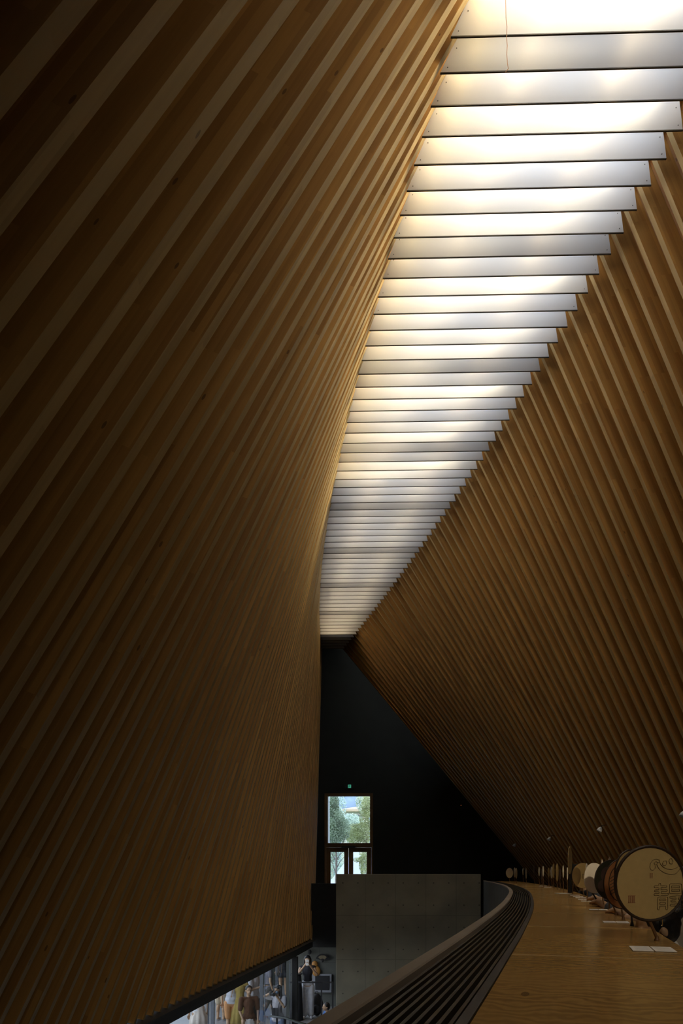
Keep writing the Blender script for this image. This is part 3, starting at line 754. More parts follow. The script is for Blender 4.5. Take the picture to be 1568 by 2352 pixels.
# ------------------------------------------------------------------ people
SKIN = plain('skin', (.46, .29, .17), .5, .06, 10)
HAIR = plain('hair_black', (.012, .010, .009), .45, .2, 30)
def cloth(n, c, r=.85): return plain('cloth_' + n, c, r, .1, 12)
def add_remesh(o, vox, sm=3):
    md = o.modifiers.new('remesh', 'REMESH'); md.mode = 'VOXEL'; md.voxel_size = vox; md.use_smooth_shade = True
    m2 = o.modifiers.new('smooth', 'SMOOTH'); m2.iterations = sm; m2.factor = .5
    return o
def person(label, base, H, heading, pose=None, top=None, bottom=None, hair='short', vox=.011, group=None, shoes=None, sleeve=.6, mask=False, female=True, tophem=.50, lean=0.0, skirt=None, sleevelong=False, crop=False):
    """pose: joint overrides in units of H, local frame x right, y facing, z up"""
    J = dict(ankL=(-.052, -.01, .045), ankR=(.052, .0, .045), toeL=(-.06, .085, .018), toeR=(.06, .095, .018), kneeL=(-.052, .012, .27), kneeR=(.052, .012, .27),
             hipL=(-.055, 0, .49), hipR=(.055, 0, .49), pel=(0, 0, .535), waist=(0, 0, .61), chest=(0, .005, .735), neck=(0, 0, .83), head=(0, .012, .925),
             shL=(-.105, 0, .805), shR=(.105, 0, .805), elL=(-.135, -.01, .635), elR=(.135, -.01, .635), wrL=(-.14, .03, .495), wrR=(.14, .03, .495), look=(0, 1, 0))
    if pose: J.update(pose)
    look = Vector(J.pop('look')).normalized()
    J = {k_: Vector(v) for k_, v in J.items()}
    if lean:
        Rl = Matrix.Rotation(-lean, 3, 'X')
        for k_ in ('waist', 'chest', 'neck', 'head', 'shL', 'shR', 'elL', 'elR', 'wrL', 'wrR'):
            if pose and k_ in pose: continue
            J[k_] = J['pel'] + Rl @ (J[k_] - J['pel'])
    for k_ in J: J[k_] = J[k_] * H
    root = empty('person', base, label, 'person', group); root.rotation_euler = (0, 0, heading)
    sw = .92 if female else 1.06
    u = H
    def torso(mb, g=0.0, lo=.49, cut=False):
        if not cut: mb.cap(J['hipL'] * .75 + J['pel'] * .25, .058 * u + g, J['hipR'] * .75 + J['pel'] * .25, .058 * u + g)
        if not cut: mb.ball(J['pel'], (.092 * u + g, .064 * u + g, .055 * u + g)); mb.cap(J['pel'], .055 * u + g, J['waist'], .055 * u + g)
        mb.ball(J['waist'], (.074 * u * sw + g, .056 * u + g, .06 * u + g), n=12)
        mb.ball(J['chest'], (.088 * u * sw + g, .062 * u + g, .085 * u + g), n=12)
        mb.cap(J['waist'], .055 * u + g, J['chest'], .06 * u + g)
        mb.cap(J['shL'], .030 * u * sw + g, J['shR'], .030 * u * sw + g)
        mb.cap(J['chest'], .05 * u + g, J['neck'] - Vector((0, 0, .02 * u)), .032 * u + g)
    def hand(mb, w, e):
        d = (w - e).normalized(); s_ = d.cross(Vector((0, 0, 1)))
        s_ = s_.normalized() if s_.length > .1 else Vector((1, 0, 0)); n_ = s_.cross(d).normalized()
        p = w + d * .028 * u
        mb.cap(w, .015 * u, p, .017 * u); mb.cap(p - s_ * .012 * u, .010 * u, p + s_ * .012 * u, .010 * u)
        for i_, (o_, l_) in enumerate(((-.018, .036), (-.006, .043), (.006, .040), (.018, .031))):
            a_ = p + s_ * o_ * u + d * .012 * u; b_ = a_ + d * l_ * .55 * u - n_ * .004 * u; c_ = b_ + d * l_ * .35 * u - n_ * .016 * u
            mb.cap(a_, .0062 * u, b_, .0056 * u, 6); mb.cap(b_, .0056 * u, c_, .0048 * u, 6)
        a_ = w + d * .012 * u - s_ * .014 * u; b_ = a_ + d * .018 * u - s_ * .016 * u - n_ * .006 * u; c_ = b_ + d * .018 * u - n_ * .008 * u
        mb.cap(a_, .0075 * u, b_, .0065 * u, 6); mb.cap(b_, .0065 * u, c_, .0055 * u, 6)
    mb = MB(); torso(mb)
    for s in 'LR':
        mb.cap(J['hip' + s], .055 * u, J['knee' + s], .034 * u); mb.cap(J['knee' + s], .033 * u, J['ank' + s], .021 * u)
        mb.ball(J['knee' + s] * .62 + J['ank' + s] * .38 + Vector((0, -.012 * u, 0)), (.03 * u, .032 * u, .06 * u))
        mb.cap(J['ank' + s] - Vector((0, .012 * u, .015 * u)), .020 * u, J['toe' + s], .015 * u)
        mb.cap(J['sh' + s], .029 * u, J['el' + s], .021 * u); mb.cap(J['el' + s], .021 * u, J['wr' + s], .0145 * u)
        hand(mb, J['wr' + s], J['el' + s])
    mb.cap(J['neck'] - Vector((0, 0, .03 * u)), .030 * u, J['head'] - look * .012 * u - Vector((0, 0, .03 * u)), .028 * u)
    # head with face
    hd = J['head']; f_ = look; r_ = f_.cross(Vector((0, 0, 1))).normalized(); u_ = r_.cross(f_).normalized()
    Rh = Matrix((r_, f_, u_)).transposed()
    def hp(x, y, z): return hd + Rh @ Vector((x * u, y * u, z * u))
    mb.ball(hp(0, -.006, .012), (.046 * u, .056 * u, .052 * u), n=14, R=Rh); mb.ball(hp(0, .012, -.022), (.036 * u, .042 * u, .042 * u), n=12, R=Rh)
    mb.ball(hp(0, .036, -.054), (.014 * u, .012 * u, .010 * u), n=8, R=Rh)          # chin
    mb.cap(hp(0, .052, .008), .0045 * u, hp(0, .062, -.016), .0075 * u, 8)             # nose
    mb.cap(hp(-.010, .050, -.034), .005 * u, hp(.010, .050, -.034), .005 * u, 8)       # lips
    mb.cap(hp(-.022, .046, .016), .006 * u, hp(.022, .046, .016), .006 * u, 8)         # brow
    for s in (-1, 1): mb.ball(hp(s * .047, -.006, -.008), (.006 * u, .012 * u, .017 * u), n=8, R=Rh)
    body = add_remesh(mb.build('body', SKIN, root, local=True), vox)
    # eyes
    if vox < .008:
        mb = MB()
        for s in (-1, 1): mb.ball(hp(s * .019, .049, .004), (.007 * u, .004 * u, .0035 * u), n=8, R=Rh)
        mb.build('eye', HAIR, root, local=True)
    if top is not None:
        mb = MB(); g = .009
        torso(mb, g, cut=crop)
        mb.cap(J['chest'], .062 * u + g, J['waist'], .062 * u + g)
        if not crop: mb.ball(J['pel'] * .8 + J['waist'] * .2, (.096 * u + g, .068 * u + g, .07 * u + g))
        for s in 'LR':
            t_ = sleeve; mid = J['sh' + s] * (1 - t_) + J['el' + s] * t_
            if t_ > 0: mb.cap(J['sh' + s], .033 * u + g, mid, .030 * u + g * 1.4)
            if sleevelong:
                mb.cap(J['sh' + s], .033 * u + g, J['el' + s], .027 * u + g); mb.cap(J['el' + s], .027 * u + g, J['wr' + s] * .9 + J['el' + s] * .1, .020 * u + g)
        add_remesh(mb.build('shirt', top, root, local=True), vox)
    if bottom is not None:
        kind, mt = bottom; mb = MB(); g = .008
        if kind == 'trousers' or kind == 'shorts' or kind == 'wide':
            mb.ball(J['pel'] + Vector((0, 0, .02 * u)), (.094 * u + g, .066 * u + g, .06 * u + g)); mb.cap(J['hipL'], .056 * u + g, J['hipR'], .056 * u + g)
            for s in 'LR':
                k1 = J['knee' + s]; a1 = J['ank' + s]
                if kind == 'shorts':
                    mb.cap(J['hip' + s], .056 * u + g, J['hip' + s] * .12 + k1 * .88, .047 * u + g)
                else:
                    w_ = .040 if kind == 'trousers' else .050; w2 = .026 if kind == 'trousers' else .047
                    mb.cap(J['hip' + s], .056 * u + g, k1, w_ * u + g); mb.cap(k1, w_ * u + g, a1 + Vector((0, 0, .015 * u)), w2 * u + g)
        if kind in ('skirt', 'dress'):
            z1 = .57 * u if kind == 'skirt' else .62 * u; z2 = (skirt or .16) * u
            prof = [(.070 * u, z1), (.088 * u, z1 - .05 * u), (.10 * u, z1 - .12 * u), (.125 * u, (z1 + z2) / 2), (.15 * u, z2)]
            mb.lathe(prof, (0, J['pel'].y, 0), 40, sy=.78, fold=.09, nf=9)
            o = mb.build('skirt', mt, root, local=True, smooth=True)
        else:
            add_remesh(mb.build('trousers' if kind != 'shorts' else 'shorts', mt, root, local=True), vox)
    if shoes is not None:
        mb = MB()
        for s in 'LR':
            mb.cap(J['ank' + s] - Vector((0, .018 * u, .022 * u)), .025 * u, J['toe' + s] + Vector((0, .005 * u, 0)), .019 * u)
        add_remesh(mb.build('shoes', shoes, root, local=True), vox)
    if hair:
        mb = MB()
        mb.ball(hp(0, -.014, .020), (.053 * u, .056 * u, .055 * u), n=14, R=Rh); mb.ball(hp(0, -.030, -.006), (.049 * u, .040 * u, .050 * u), n=12, R=Rh)
        if hair in ('long', 'bob'):
            e = -.05 if hair == 'bob' else -.15
            for x in (-.045, -.024, 0, .024, .045): mb.cap(hp(x, -.030 + abs(x) * .5, .0), .020 * u, hp(x * 1.15, -.036 + abs(x) * .4, e), .014 * u)
            for x in (-.050, .050): mb.cap(hp(x, -.004, .015), .012 * u, hp(x * 1.08, .002, e * .8), .010 * u)
        if hair == 'bun': mb.ball(hp(0, -.075, .03), .028 * u, n=10); mb.ball(hp(0, -.05, .0), .03 * u)
        if hair == 'bang' or hair == 'bob' or hair == 'long':
            mb.cap(hp(-.026, .036, .038), .014 * u, hp(.026, .036, .038), .014 * u)
        add_remesh(mb.build('hair', HAIR, root, local=True), vox, 2)
    if mask:
        mb = MB(); mb.ball(hp(0, .030, -.030), (.034 * u, .034 * u, .030 * u), n=12, R=Rh)
        mb.build('face_mask', cloth('mask', (.42, .55, .72)), root, local=True, smooth=True)
    root['J'] = 0; del root['J']
    return root, J, hp
def onfloor(px, py): 
    return atZ(px, py, LZ)
def loc2(root, p):  # local point to eye-relative world
    a = root.rotation_euler.z; r = Matrix.Rotation(a, 3, 'Z') @ Vector(p); return r + root.location - Vector((0, 0, EZ))
T180 = pi
# woman with white trousers photographing, standing before the concrete wall
b = atZ(706, 2338, PZ)
p1, J, hp = person('person in black top and white wide trousers, raising a pale phone to her face', b, 1.63, T180 + .05,
    dict(elL=(-.15, .07, .70), elR=(.15, .07, .70), wrL=(-.035, .14, .865), wrR=(.035, .14, .865), head=(0, .015, .93)), cloth('blacktop', (.02, .02, .025)), ('wide', cloth('white', (.62, .63, .66))), 'long', shoes=cloth('white', (.62, .63, .66)), sleeve=0, crop=True)
ph = loc2(p1, (0, .175 * 1.63, .905 * 1.63)); mb = MB(); mb.box(ph, (.085, .012, .15)); tag(bevel(mb.build('smartphone', plain('phone_white', (.75, .74, .7), .3, .03)), .004), 'pale phone held up by the person in white wide trousers', 'phone')
# woman with camera
b = atY(637, 2300, 15.9); b.z = LZ
cam_pose = dict(shL=(-.105, 0, .805), elL=(-.13, .08, .70), wrL=(-.03, .13, .865), elR=(.17, .06, .83), wrR=(.05, .12, .90), head=(-.01, .015, .925), look=(.28, 1, 0))
p2, J, hp = person('person with long black hair, blue face mask and white tee, aiming a black camera', b, 1.60, T180 - .25, cam_pose, cloth('tee', (.60, .58, .60)), ('trousers', cloth('denim', (.13, .20, .33))), 'long', mask=True, sleeve=.75)
cp = loc2(p2, (.03, .25, 1.43)); R_ = Matrix.Rotation(T180 + .35, 3, 'Z')
co = empty('camera', cp, 'black camera with a long lens held to the masked person\'s eye', 'camera')
mb = MB(); mb.box(cp, (.13, .06, .09), R=R_); mb.box(cp + Vector((0, 0, .055)), (.05, .05, .03), R=R_); bevel(mb.build('camera_body', FBLACK, co), .006)
mb = MB(); q = R_ @ Vector((0, 1, 0)); mb.tube([cp + q * .02, cp + q * .10, cp + q * .16], [.036, .034, .04], 16); mb.build('lens', FBLACK, co)
bp_ = loc2(p2, (-.02, .20, 1.0)); mb = MB(); mb.box(bp_, (.15, .05, .2)); mb.box(bp_ + Vector((.0, -.03, -.03)), (.12, .02, .10)); mb.tube([bp_ + Vector((.07, 0, .1)), loc2(p2, (-.10, .08, 1.3))], .008, 6); mb.tube([bp_ + Vector((-.07, 0, .1)), loc2(p2, (.10, .08, 1.3))], .008, 6)
tag(bevel(mb.build('shoulder_bag', FBLACK), .008), 'small black bag hanging at the front of the masked person', 'bag')
# people by the glass
b = atY(584, 2300, 18.2); b.z = LZ
p3, J, hp = person('person in white tee and black trousers bending over a phone beside the glass', b, 1.74, T180 + 1.1, dict(elL=(-.13, .04, .64), elR=(.13, .04, .64), wrL=(-.03, .19, .70), wrR=(.03, .19, .70)), cloth('tee2', (.55, .56, .60)), ('trousers', cloth('blacktop', (.02, .02, .025))), 'short', female=False, sleeve=.7)
ph = loc2(p3, (0, .235 * 1.74, .72 * 1.74)); mb = MB(); mb.box(ph, (.12, .075, .012)); tag(bevel(mb.build('smartphone.001', FBLACK), .003), 'dark phone in the hands of the person in white tee and black trousers', 'phone')
b = atY(571, 2350, 15.8); b.z = LZ
p4, J, hp = person('person in rust and black top and long white skirt, looking at the viewer', b, 1.60, T180 + .35, dict(elR=(.13, .02, .64), wrR=(.10, .08, .53), wrL=(-.12, .06, .52)), cloth('rust', (.10, .038, .014)), ('skirt', cloth('skirtw', (.72, .70, .66))), 'bun', sleeve=.8)
b = atY(551, 2350, 17.6); b.z = LZ
person('person in a long mustard yellow dress, seen from behind', b, 1.62, .3, None, cloth('mustard', (.38, .28, .07)), ('dress', cloth('mustard', (.38, .28, .07))), 'long', sleeve=0)
b = atY(532, 2350, 17.6); b.z = LZ
person('person in pale grey tee and orange shorts outside the glass', b, 1.72, .1, None, cloth('greytee', (.60, .62, .66)), ('shorts', cloth('orange', (.62, .30, .12))), 'short', female=False, sleeve=.6)
b = atY(507, 2350, 19.5); b.z = LZ
person('person in white shirt and beige shorts outside, left of the orange shorts', b, 1.7, -.3, None, cloth('whiteshirt', (.78, .82, .85)), ('shorts', cloth('beige', (.5, .42, .3))), 'short', female=False, sleeve=.6)
b = atY(457, 2350, 16.5); b.z = LZ
person('person in white dress outside the glass, nearest the lower frame edge', b, 1.62, .6, None, cloth('whiteshirt', (.78, .82, .85)), ('dress', cloth('cream', (.72, .66, .58))), 'long', sleeve=.4, skirt=.3)
b = atY(617, 2330, 19.9); b.z = LZ
person('person in grey top and black cropped trousers walking past the door', b, 1.68, -1.2, dict(kneeL=(-.05, .07, .28), ankL=(-.05, .10, .06), toeL=(-.05, .19, .03), ankR=(.05, -.12, .06), toeR=(.05, -.03, .02), kneeR=(.05, -.03, .27)), cloth('greytop', (.12, .12, .15)), ('trousers', cloth('blacktop', (.02, .02, .025))), 'long', sleeve=.5)
b = atY(650, 2330, 23.4); b.z = LZ
person('person in black tee dress with bare legs standing on the lawn edge', b, 1.66, .2, None, cloth('blacktop', (.02, .02, .025)), ('skirt', cloth('blacktop', (.02, .02, .025))), 'long', sleeve=.6, skirt=.38)
# seated small figure in blue
b = atY(755, 2350, 16.4); b.z = LZ
sit = dict(hipL=(-.055, .0, .27), hipR=(.055, .0, .27), pel=(0, 0, .30), waist=(0, 0, .38), chest=(0, .02, .50), neck=(0, .02, .60), head=(0, .05, .69), shL=(-.105, .02, .575), shR=(.105, .02, .575),
           kneeL=(-.07, .25, .29), kneeR=(.07, .25, .29), ankL=(-.07, .26, .045), ankR=(.07, .26, .045), toeL=(-.07, .35, .018), toeR=(.07, .35, .018), elL=(-.12, .08, .42), elR=(.12, .08, .42), wrL=(-.04, .24, .40), wrR=(.04, .24, .40))
def seat(base, h, label, group=None):
    o = empty('stool', base, label, 'stool', group)
    mb = MB(); mb.lathe([(.15, h - .04), (.17, h - .02), (.16, h)], base, 18); mb.build('seat', WOOD_FRAME, o)
    mb = MB()
    for k_ in range(4):
        a = pi / 4 + k_ * pi / 2; mb = MB(); mb.tube([Vector(base) + Vector((.11 * cos(a), .11 * sin(a), h - .03)), Vector(base) + Vector((.17 * cos(a), .17 * sin(a), 0))], .012, 6); mb.build('leg', BLACKM, o)
    return o
person('person in a blue shirt seated below the concrete wall, face turned down', b, 1.45, T180 - 1.2, sit, cloth('blue', (.06, .14, .34)), ('trousers', cloth('blacktop', (.02, .02, .025))), 'short', sleeve=.7)
seat(b, .34, 'low stool under the seated person in blue')

# people at the counter
def counter_person(label, px, py_head, y, heading, H, top, hair, pose=None, vox=.009, floor=ZF, **k_):
    h = atY(px, py_head, y); root_z = floor; hh = h.z - root_z
    sp = dict(sit); s_ = hh / (.69 * H)
    dy = dict(hipL=-.24, hipR=-.24, pel=-.24, waist=-.19, chest=-.12, neck=-.05, head=-.05, shL=-.07, shR=-.07, kneeL=-.26, kneeR=-.26, elL=-.05, elR=-.05, wrL=-.05, wrR=-.05)
    P = {a: (v[0], v[1] + dy[a], v[2] + (hh / H - .69)) for a, v in sp.items() if a not in ('ankL', 'ankR', 'toeL', 'toeR')}
    P['ankL'] = (-.07, -.03, .14); P['ankR'] = (.07, -.03, .14); P['toeL'] = (-.07, .05, .11); P['toeR'] = (.07, .05, .11)
    b = Vector((h.x, h.y, root_z)); Ri = Matrix.Rotation(-heading, 3, 'Z')
    for a, v in (pose or {}).items():
        P[a] = v if a == 'look' else Ri @ (atY(*v) - b) / H
    o, J, hp = person(label, b, H, heading, P, top, ('trousers', cloth('darkblue', (.02, .025, .04))), hair, vox, **k_)
    seat(b + Matrix.Rotation(heading, 3, 'Z') @ Vector((0, -.24 * H, 0)), max(.3, (hh / H - .69 + .215) * H), 'bar stool under the %s' % label.split(',')[0])
    return o, J, hp, hh / H - .69
HW = pi / 2   # facing -x (towards the counter)
hz = lambda z, H: (z - ZF) / H
zc = lambda H, off_=.035: (ZC - ZF + off_) / H
H_ = 1.62
o, J, hp, dz = counter_person('person with black pinned-up hair and cream top, at the counter below the largest fan', 1503, 2133, 3.35, HW + .25, H_, cloth('creamtop', (.66, .58, .48)), 'bun',
    dict(look=(.25, 1, -.35)), vox=.0065, sleeve=.8)
cpos = loc2(o, hp(-.052, -.01, .035)); mb = MB(); mb.tube([cpos + Vector((0, 0, .02)), cpos + Vector((-.006, -.02, .015)), cpos + Vector((-.006, -.02, -.035)), cpos + Vector((0, 0, -.04)), cpos + Vector((.0, .01, -.03)), cpos + Vector((0, .01, .01)), cpos + Vector((0, 0, .02))], .0022, 6)
tag(mb.build('hair_clip', plain('gold', (.7, .5, .2), .3, .05, metal=.7)), 'small golden hair clip in the black hair of the nearest seated person', 'hair clip')
o, J, hp, dz = counter_person('person with lit cheek and white sleeves, between the nearest person and the orange fan', 1477, 2124, 4.05, HW + .5, 1.62, cloth('whitesl', (.74, .72, .68)), 'bob',
    dict(look=(.35, 1, -.3), elR=(1452, 2112, 4.0), wrR=(1416, 2093, 4.40), elL=(1474, 2122, 3.75), wrL=(1446, 2113, 3.95)), vox=.0065, sleeve=.9)
o, J, hp, dz = counter_person('person in slate blue shirt, leaning on the counter with clasped hands by the white fan', 1404, 2030, 5.2, HW + .15, 1.65, cloth('slate', (.10, .12, .16)), 'short',
    dict(look=(.3, 1, -.3), elL=(1402, 2087, 4.95), wrL=(1375, 2072, 5.35), elR=(1398, 2076, 5.3), wrR=(1369, 2064, 5.6)), vox=.0065, sleeve=.9)
counter_person('person in dark navy jacket, seated at the counter behind the seal fan', 1334, 2018, 8.8, HW, 1.62, cloth('darkjacket', (.03, .035, .045)), 'short', sleevelong=True)
# standing person cut by the right edge
p = atY(1592, 1990, 3.9); b = Vector((p.x, p.y, ZF))
person('person with long black hair in a beige top, standing at the right frame edge', b, 1.55, HW + .3, None, cloth('beigetop', (.50, .45, .38)), ('trousers', cloth('blacktop', (.02, .02, .025))), 'long', vox=.009, sleeve=.8)
# ------------------------------------------------------------------ lower hall furnishings
# railing
y = 17.3
xa, za = atY(664, 2256, y).x, atY(664, 2256, y).z; xb = atY(766, 2256, y).x
rl = empty('balustrade', ((xa + xb) / 2, y, PZ), 'low black metal balustrade in front of the person in white trousers', 'railing')
mb = MB(); mb.box(((xa + xb) / 2, y, za), (xb - xa, .05, .035)); bevel(mb.build('top_rail', BLACKM, rl), .004)
for px in (673, 738, 764):
    x = atY(px, 2256, y).x; mb = MB(); mb.box((x, y, (za + PZ) / 2), (.035, .035, za - PZ)); mb.build('post', BLACKM, rl)
# stair handrail close to the camera person
P0, P1 = atY(621, 2334, 11.5), atY(702, 2354, 9.6)
mid = atY(655, 2338, 10.8)
hr = empty('stair_handrail', (P0.x, P0.y, LZ), 'black stair handrail sloping down in front of the masked person', 'railing')
mb = MB(); mb.tube([P0, mid, P1], .02, 8); mb.build('handrail', BLACKM, hr)
for p in (P0 + Vector((.12, -.1, 0)), mid): 
    mb = MB(); mb.box((p.x, p.y, (p.z + LZ) / 2), (.03, .03, p.z - LZ)); mb.build('post', BLACKM, hr)
# display board on the back wall
yb_ = 19.5
def rect(name, px0, py0, px1, py1, y, th, mat, parent=None):
    a, b = atY(px0, py0, y), atY(px1, py1, y); m_ = MB(); m_.box(((a.x + b.x) / 2, y, (a.z + b.z) / 2), (abs(b.x - a.x), th, abs(a.z - b.z))); return m_.build(name, mat, parent)
a = atY(740, 2279, yb_)
pb = empty('display_board', a, 'black square screen in a pale grey frame on the far concrete wall', 'display')
rect('frame', 717, 2237, 761, 2279, yb_ + .04, .06, plain('frame_grey', (.30, .31, .33), .5, .05), pb)
rect('screen', 723.5, 2241, 755.5, 2273.5, yb_, .03, FBLACK, pb)
# balloon-like disc ornament with string
c = atY(710.5, 2186.5, yb_)
bo = empty('hanging_ornament', c, 'dark round wall ornament on a string above the phone', 'ornament')
mb = MB(); mb.ball(c, (.058, .03, .07), n=18); mb.build('disc', FBLACK, bo, smooth=True)
mb = MB(); mb.tube([c - Vector((0, 0, .06)), c - Vector((-.01, 0, .16)), c - Vector((.005, 0, .24))], .005, 6); mb.build('string', FBLACK, bo)
# folding fan ornament
c = atY(740.5, 2207, yb_)
fo_ = empty('folding_fan_ornament', c, 'dark folding fan ornament hung on the concrete wall above the black screen', 'ornament')
def fanshape(r0, r1, a0, a1, y_, mat, name):
    m_ = MB(); n = 18
    pr = [c + Vector((r * cos(a0 + (a1 - a0) * k / n), y_, r * sin(a0 + (a1 - a0) * k / n) + 0)) for r in (r0, r1) for k in range(n + 1)]
    m_.mesh(pr, [(k, k + 1, n + 2 + k, n + 1 + k) for k in range(n)])
    m_.mesh([p + Vector((0, .02, 0)) for p in pr], [(n + 1 + k, n + 2 + k, k + 1, k) for k in range(n)])
    return m_.build(name, mat, fo_)
fanshape(.03, .20, .35, pi - .35, -.02, FBLACK, 'fan_leaf'); fanshape(.07, .16, .7, pi - .7, -.035, plain('fan_gilt', (.20, .16, .09), .6, .3), 'gilt_band')
mb = MB(); mb.ball(c + Vector((0, -.02, .0)), (.03, .02, .04), n=10); mb.build('knot', FBLACK, fo_)
# orange gourd ornament
c = atY(726, 2228, yb_)
go = empty('gourd_ornament', c, 'orange gourd-shaped wall ornament behind the person in white trousers', 'ornament')
OR = plain('gourd_orange', (.42, .19, .035), .5, .12)
mb = MB(); mb.ball(c + Vector((0, 0, -.03)), (.125, .05, .15), n=18); mb.ball(c + Vector((-.04, 0, .16)), (.09, .05, .10), n=16); add_remesh(mb.build('gourd', OR, go), .012)
mb = MB(); mb.tube([c + Vector((-.05, 0, .25)), c + Vector((-.03, 0, .31))], .01, 6); mb.build('stem', INK, go)
# draped stand with drink
c = atY(681, 2340, 17.8); c.z = PZ
ds = empty('draped_stand', c, 'dark cloth-covered stand beside the black column', 'stand')
mb = MB(); mb.lathe([(.17, .0), (.16, .3), (.14, .8), (.12, 1.12), (.10, 1.17)], c, 24, fold=.0); mb.build('cover', cloth('charcoal', (.02, .02, .022)), ds, smooth=True)
mb = MB(); mb.lathe([(.15, 1.17), (.15, 1.19)], c, 20); mb.build('top', BLACKM, ds)
cc = c + Vector((-.06, 0, 1.19))
cu = empty('drink_cup', cc, 'clear takeaway cup with amber drink and a straw, on the draped stand', 'cup')
mb = MB(); mb.lathe([(.032, 0), (.036, .06), (.042, .12), (.044, .13)], cc, 16); mb.build('cup', plain('cup_amber', (.35, .22, .08), .2, .1), cu, smooth=True)
mb = MB(); mb.tube([cc + Vector((0, 0, .02)), cc + Vector((.05, 0, .24))], .004, 6); mb.build('straw', FBLACK, cu)
# dark backpack on a chair next to the trousers
c = atY(727, 2335, 18.3); c.z = PZ
bk = empty('backpack', c + Vector((0, 0, .0)), 'black backpack leaning by the balustrade, right of the white trousers', 'backpack')
mb = MB(); mb.ball(c + Vector((0, 0, .3)), (.17, .13, .3), n=16); add_remesh(mb.build('bag', FBLACK, bk), .02)
mb = MB(); mb.ball(c + Vector((0, -.12, .2)), (.11, .05, .13), n=12); mb.build('pocket', cloth('charcoal', (.02, .02, .022)), bk, smooth=True)
mb = MB(); mb.tube([c + Vector((-.04, 0, .58)), c + Vector((-.03, 0, .64)), c + Vector((.03, 0, .64)), c + Vector((.04, 0, .58))], .01, 6); mb.build('handle', FBLACK, bk)

# ------------------------------------------------------------------ outside
PAVE = plain('paving', (.43, .47, .56), .6, .06, 3)
mb = MB(); mb.box((.6, 18.25, (LZ + PZ) / 2), (4.7, 2.7, PZ - LZ)); tag(mb.build('floor.002', FLOORM), kind='structure')
mb = MB(); mb.box((-14.0, 11.5, LZ - .06), (22, 23.6, .1)); 
tag(mb.build('pavement', PAVE), kind='structure')
LAWN = plain('lawn', (.13, .22, .07), .9, .35, 9)
mb = MB(); mb.box((0, 75.4, LZ - .17), (200, 104, .2)); tag(mb.build('lawn', LAWN), kind='structure')
mb = MB(); mb.box((3, 32, ZF - .14), (16, 12.4, .2)); tag(mb.build('terrace_floor', PAVE), kind='structure')
# canopy posts outside the glass
for k_, (px, yy) in enumerate(((601, 16.9), (636, 20.8), (488, 15.5))):
    p = atY(px, 2250, yy); o = MB(); o.box((p.x, p.y, LZ / 2 - .5), (.085, .085, -LZ - 1.0)); o.box((p.x, p.y, LZ + .01), (.2, .2, .02)); tag(bevel(o.build('canopy_post', GREYM), .006), ('blue-grey metal post just behind the glass door', 'blue-grey metal post behind the masked person', 'blue-grey metal post outside, left of the white shirt')[k_], 'post', 'posts outside the glass')
p = atY(753.2, 1900, YEND + .15); o = MB(); o.box((p.x - .05, YEND + .95, (LZ + ZT) / 2), (.1, 1.35, ZT - LZ)); tag(o.build('trim_6', plain('reveal_white', (.75, .77, .78), .5, .02)), kind='structure')
# bamboo wind chime of hanging brushes
WN = WOOD_SIDE
for k_, (px, y0, y1) in enumerate(((636.3, 2215, 2243), (640.2, 2215, 2240), (646.8, 2212, 2235))):
    a = atY(px, y0 - 14, 16.0); b2 = atY(px, y1, 16.0)
    o = empty('hanging_brush', b2, ('first', 'second', 'third')[k_] + ' brown brush from the left hanging under the edge beam by the column', 'brush', 'hanging brushes')
    mb = MB(); mb.tube([a, b2 + Vector((0, 0, .08))], .006, 6); mb.build('handle', STICK, o)
    mb = MB(); mb.tube([b2 + Vector((0, 0, .09)), b2 + Vector((0, 0, .04)), b2], [.010, .016, .012], 8); mb.build('bristles', INK, o)
# hill, distant house, white canopies
def terrain(name, x0, x1, y0, y1, hf, mat, n=40):
    mb = MB(); V = []; FF = []
    for j in range(n + 1):
        for i in range(n + 1):
            x = x0 + (x1 - x0) * i / n; y = y0 + (y1 - y0) * j / n; V.append((x, y, hf(i / n, j / n)))
    for j in range(n):
        for i in range(n): a = j * (n + 1) + i; FF.append((a, a + 1, a + n + 2, a + n + 1))
    mb.mesh(V, FF); return mb.build(name, mat, smooth=True)
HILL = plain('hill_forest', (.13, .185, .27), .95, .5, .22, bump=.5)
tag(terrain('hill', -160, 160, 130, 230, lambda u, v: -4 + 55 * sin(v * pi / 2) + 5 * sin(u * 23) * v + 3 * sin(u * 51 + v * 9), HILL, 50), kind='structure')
c = Vector(atY(815, 1862, 85)); 
ho = empty('house', Vector((c.x, 85, -4)), 'distant house with a broad cream roof seen through the upper window', 'house')
x0, x1 = atY(778, 1860, 85).x, atY(850, 1860, 85).x; ze = atY(800, 1860, 85).z; zr_ = atY(800, 1849, 85).z
mb = MB(); mb.box(((x0 + x1) / 2, 87, (ze - 4) / 2), (x1 - x0 - .6, 4, ze + 4)); mb.build('wall', plain('house_wall', (.5, .49, .47), .8, .03), ho)
mb = MB(); mb.mesh([(x0, 84.4, ze), (x1 + 1.5, 84.4, ze), (x1 + 1, 88, zr_ + .25), (x0 + 1.6, 88, zr_), (x0, 84.4, ze - .25), (x1 + 1.5, 84.4, ze - .25), (x1 + 1, 88, ze - .2), (x0 + 1.6, 88, ze - .2)], [(0, 1, 2, 3), (4, 5, 1, 0), (5, 6, 2, 1), (7, 4, 0, 3), (4, 7, 6, 5), (6, 7, 3, 2)]); fixn(mb.build('roof', plain('house_roof', (.42, .35, .27), .8, .06, 1), ho))
mb = MB(); mb.box(((x0 + x1) / 2, 84.95, ze - .9), (x1 - x0 - 2, .1, .5)); mb.build('window_band', GREYM, ho)
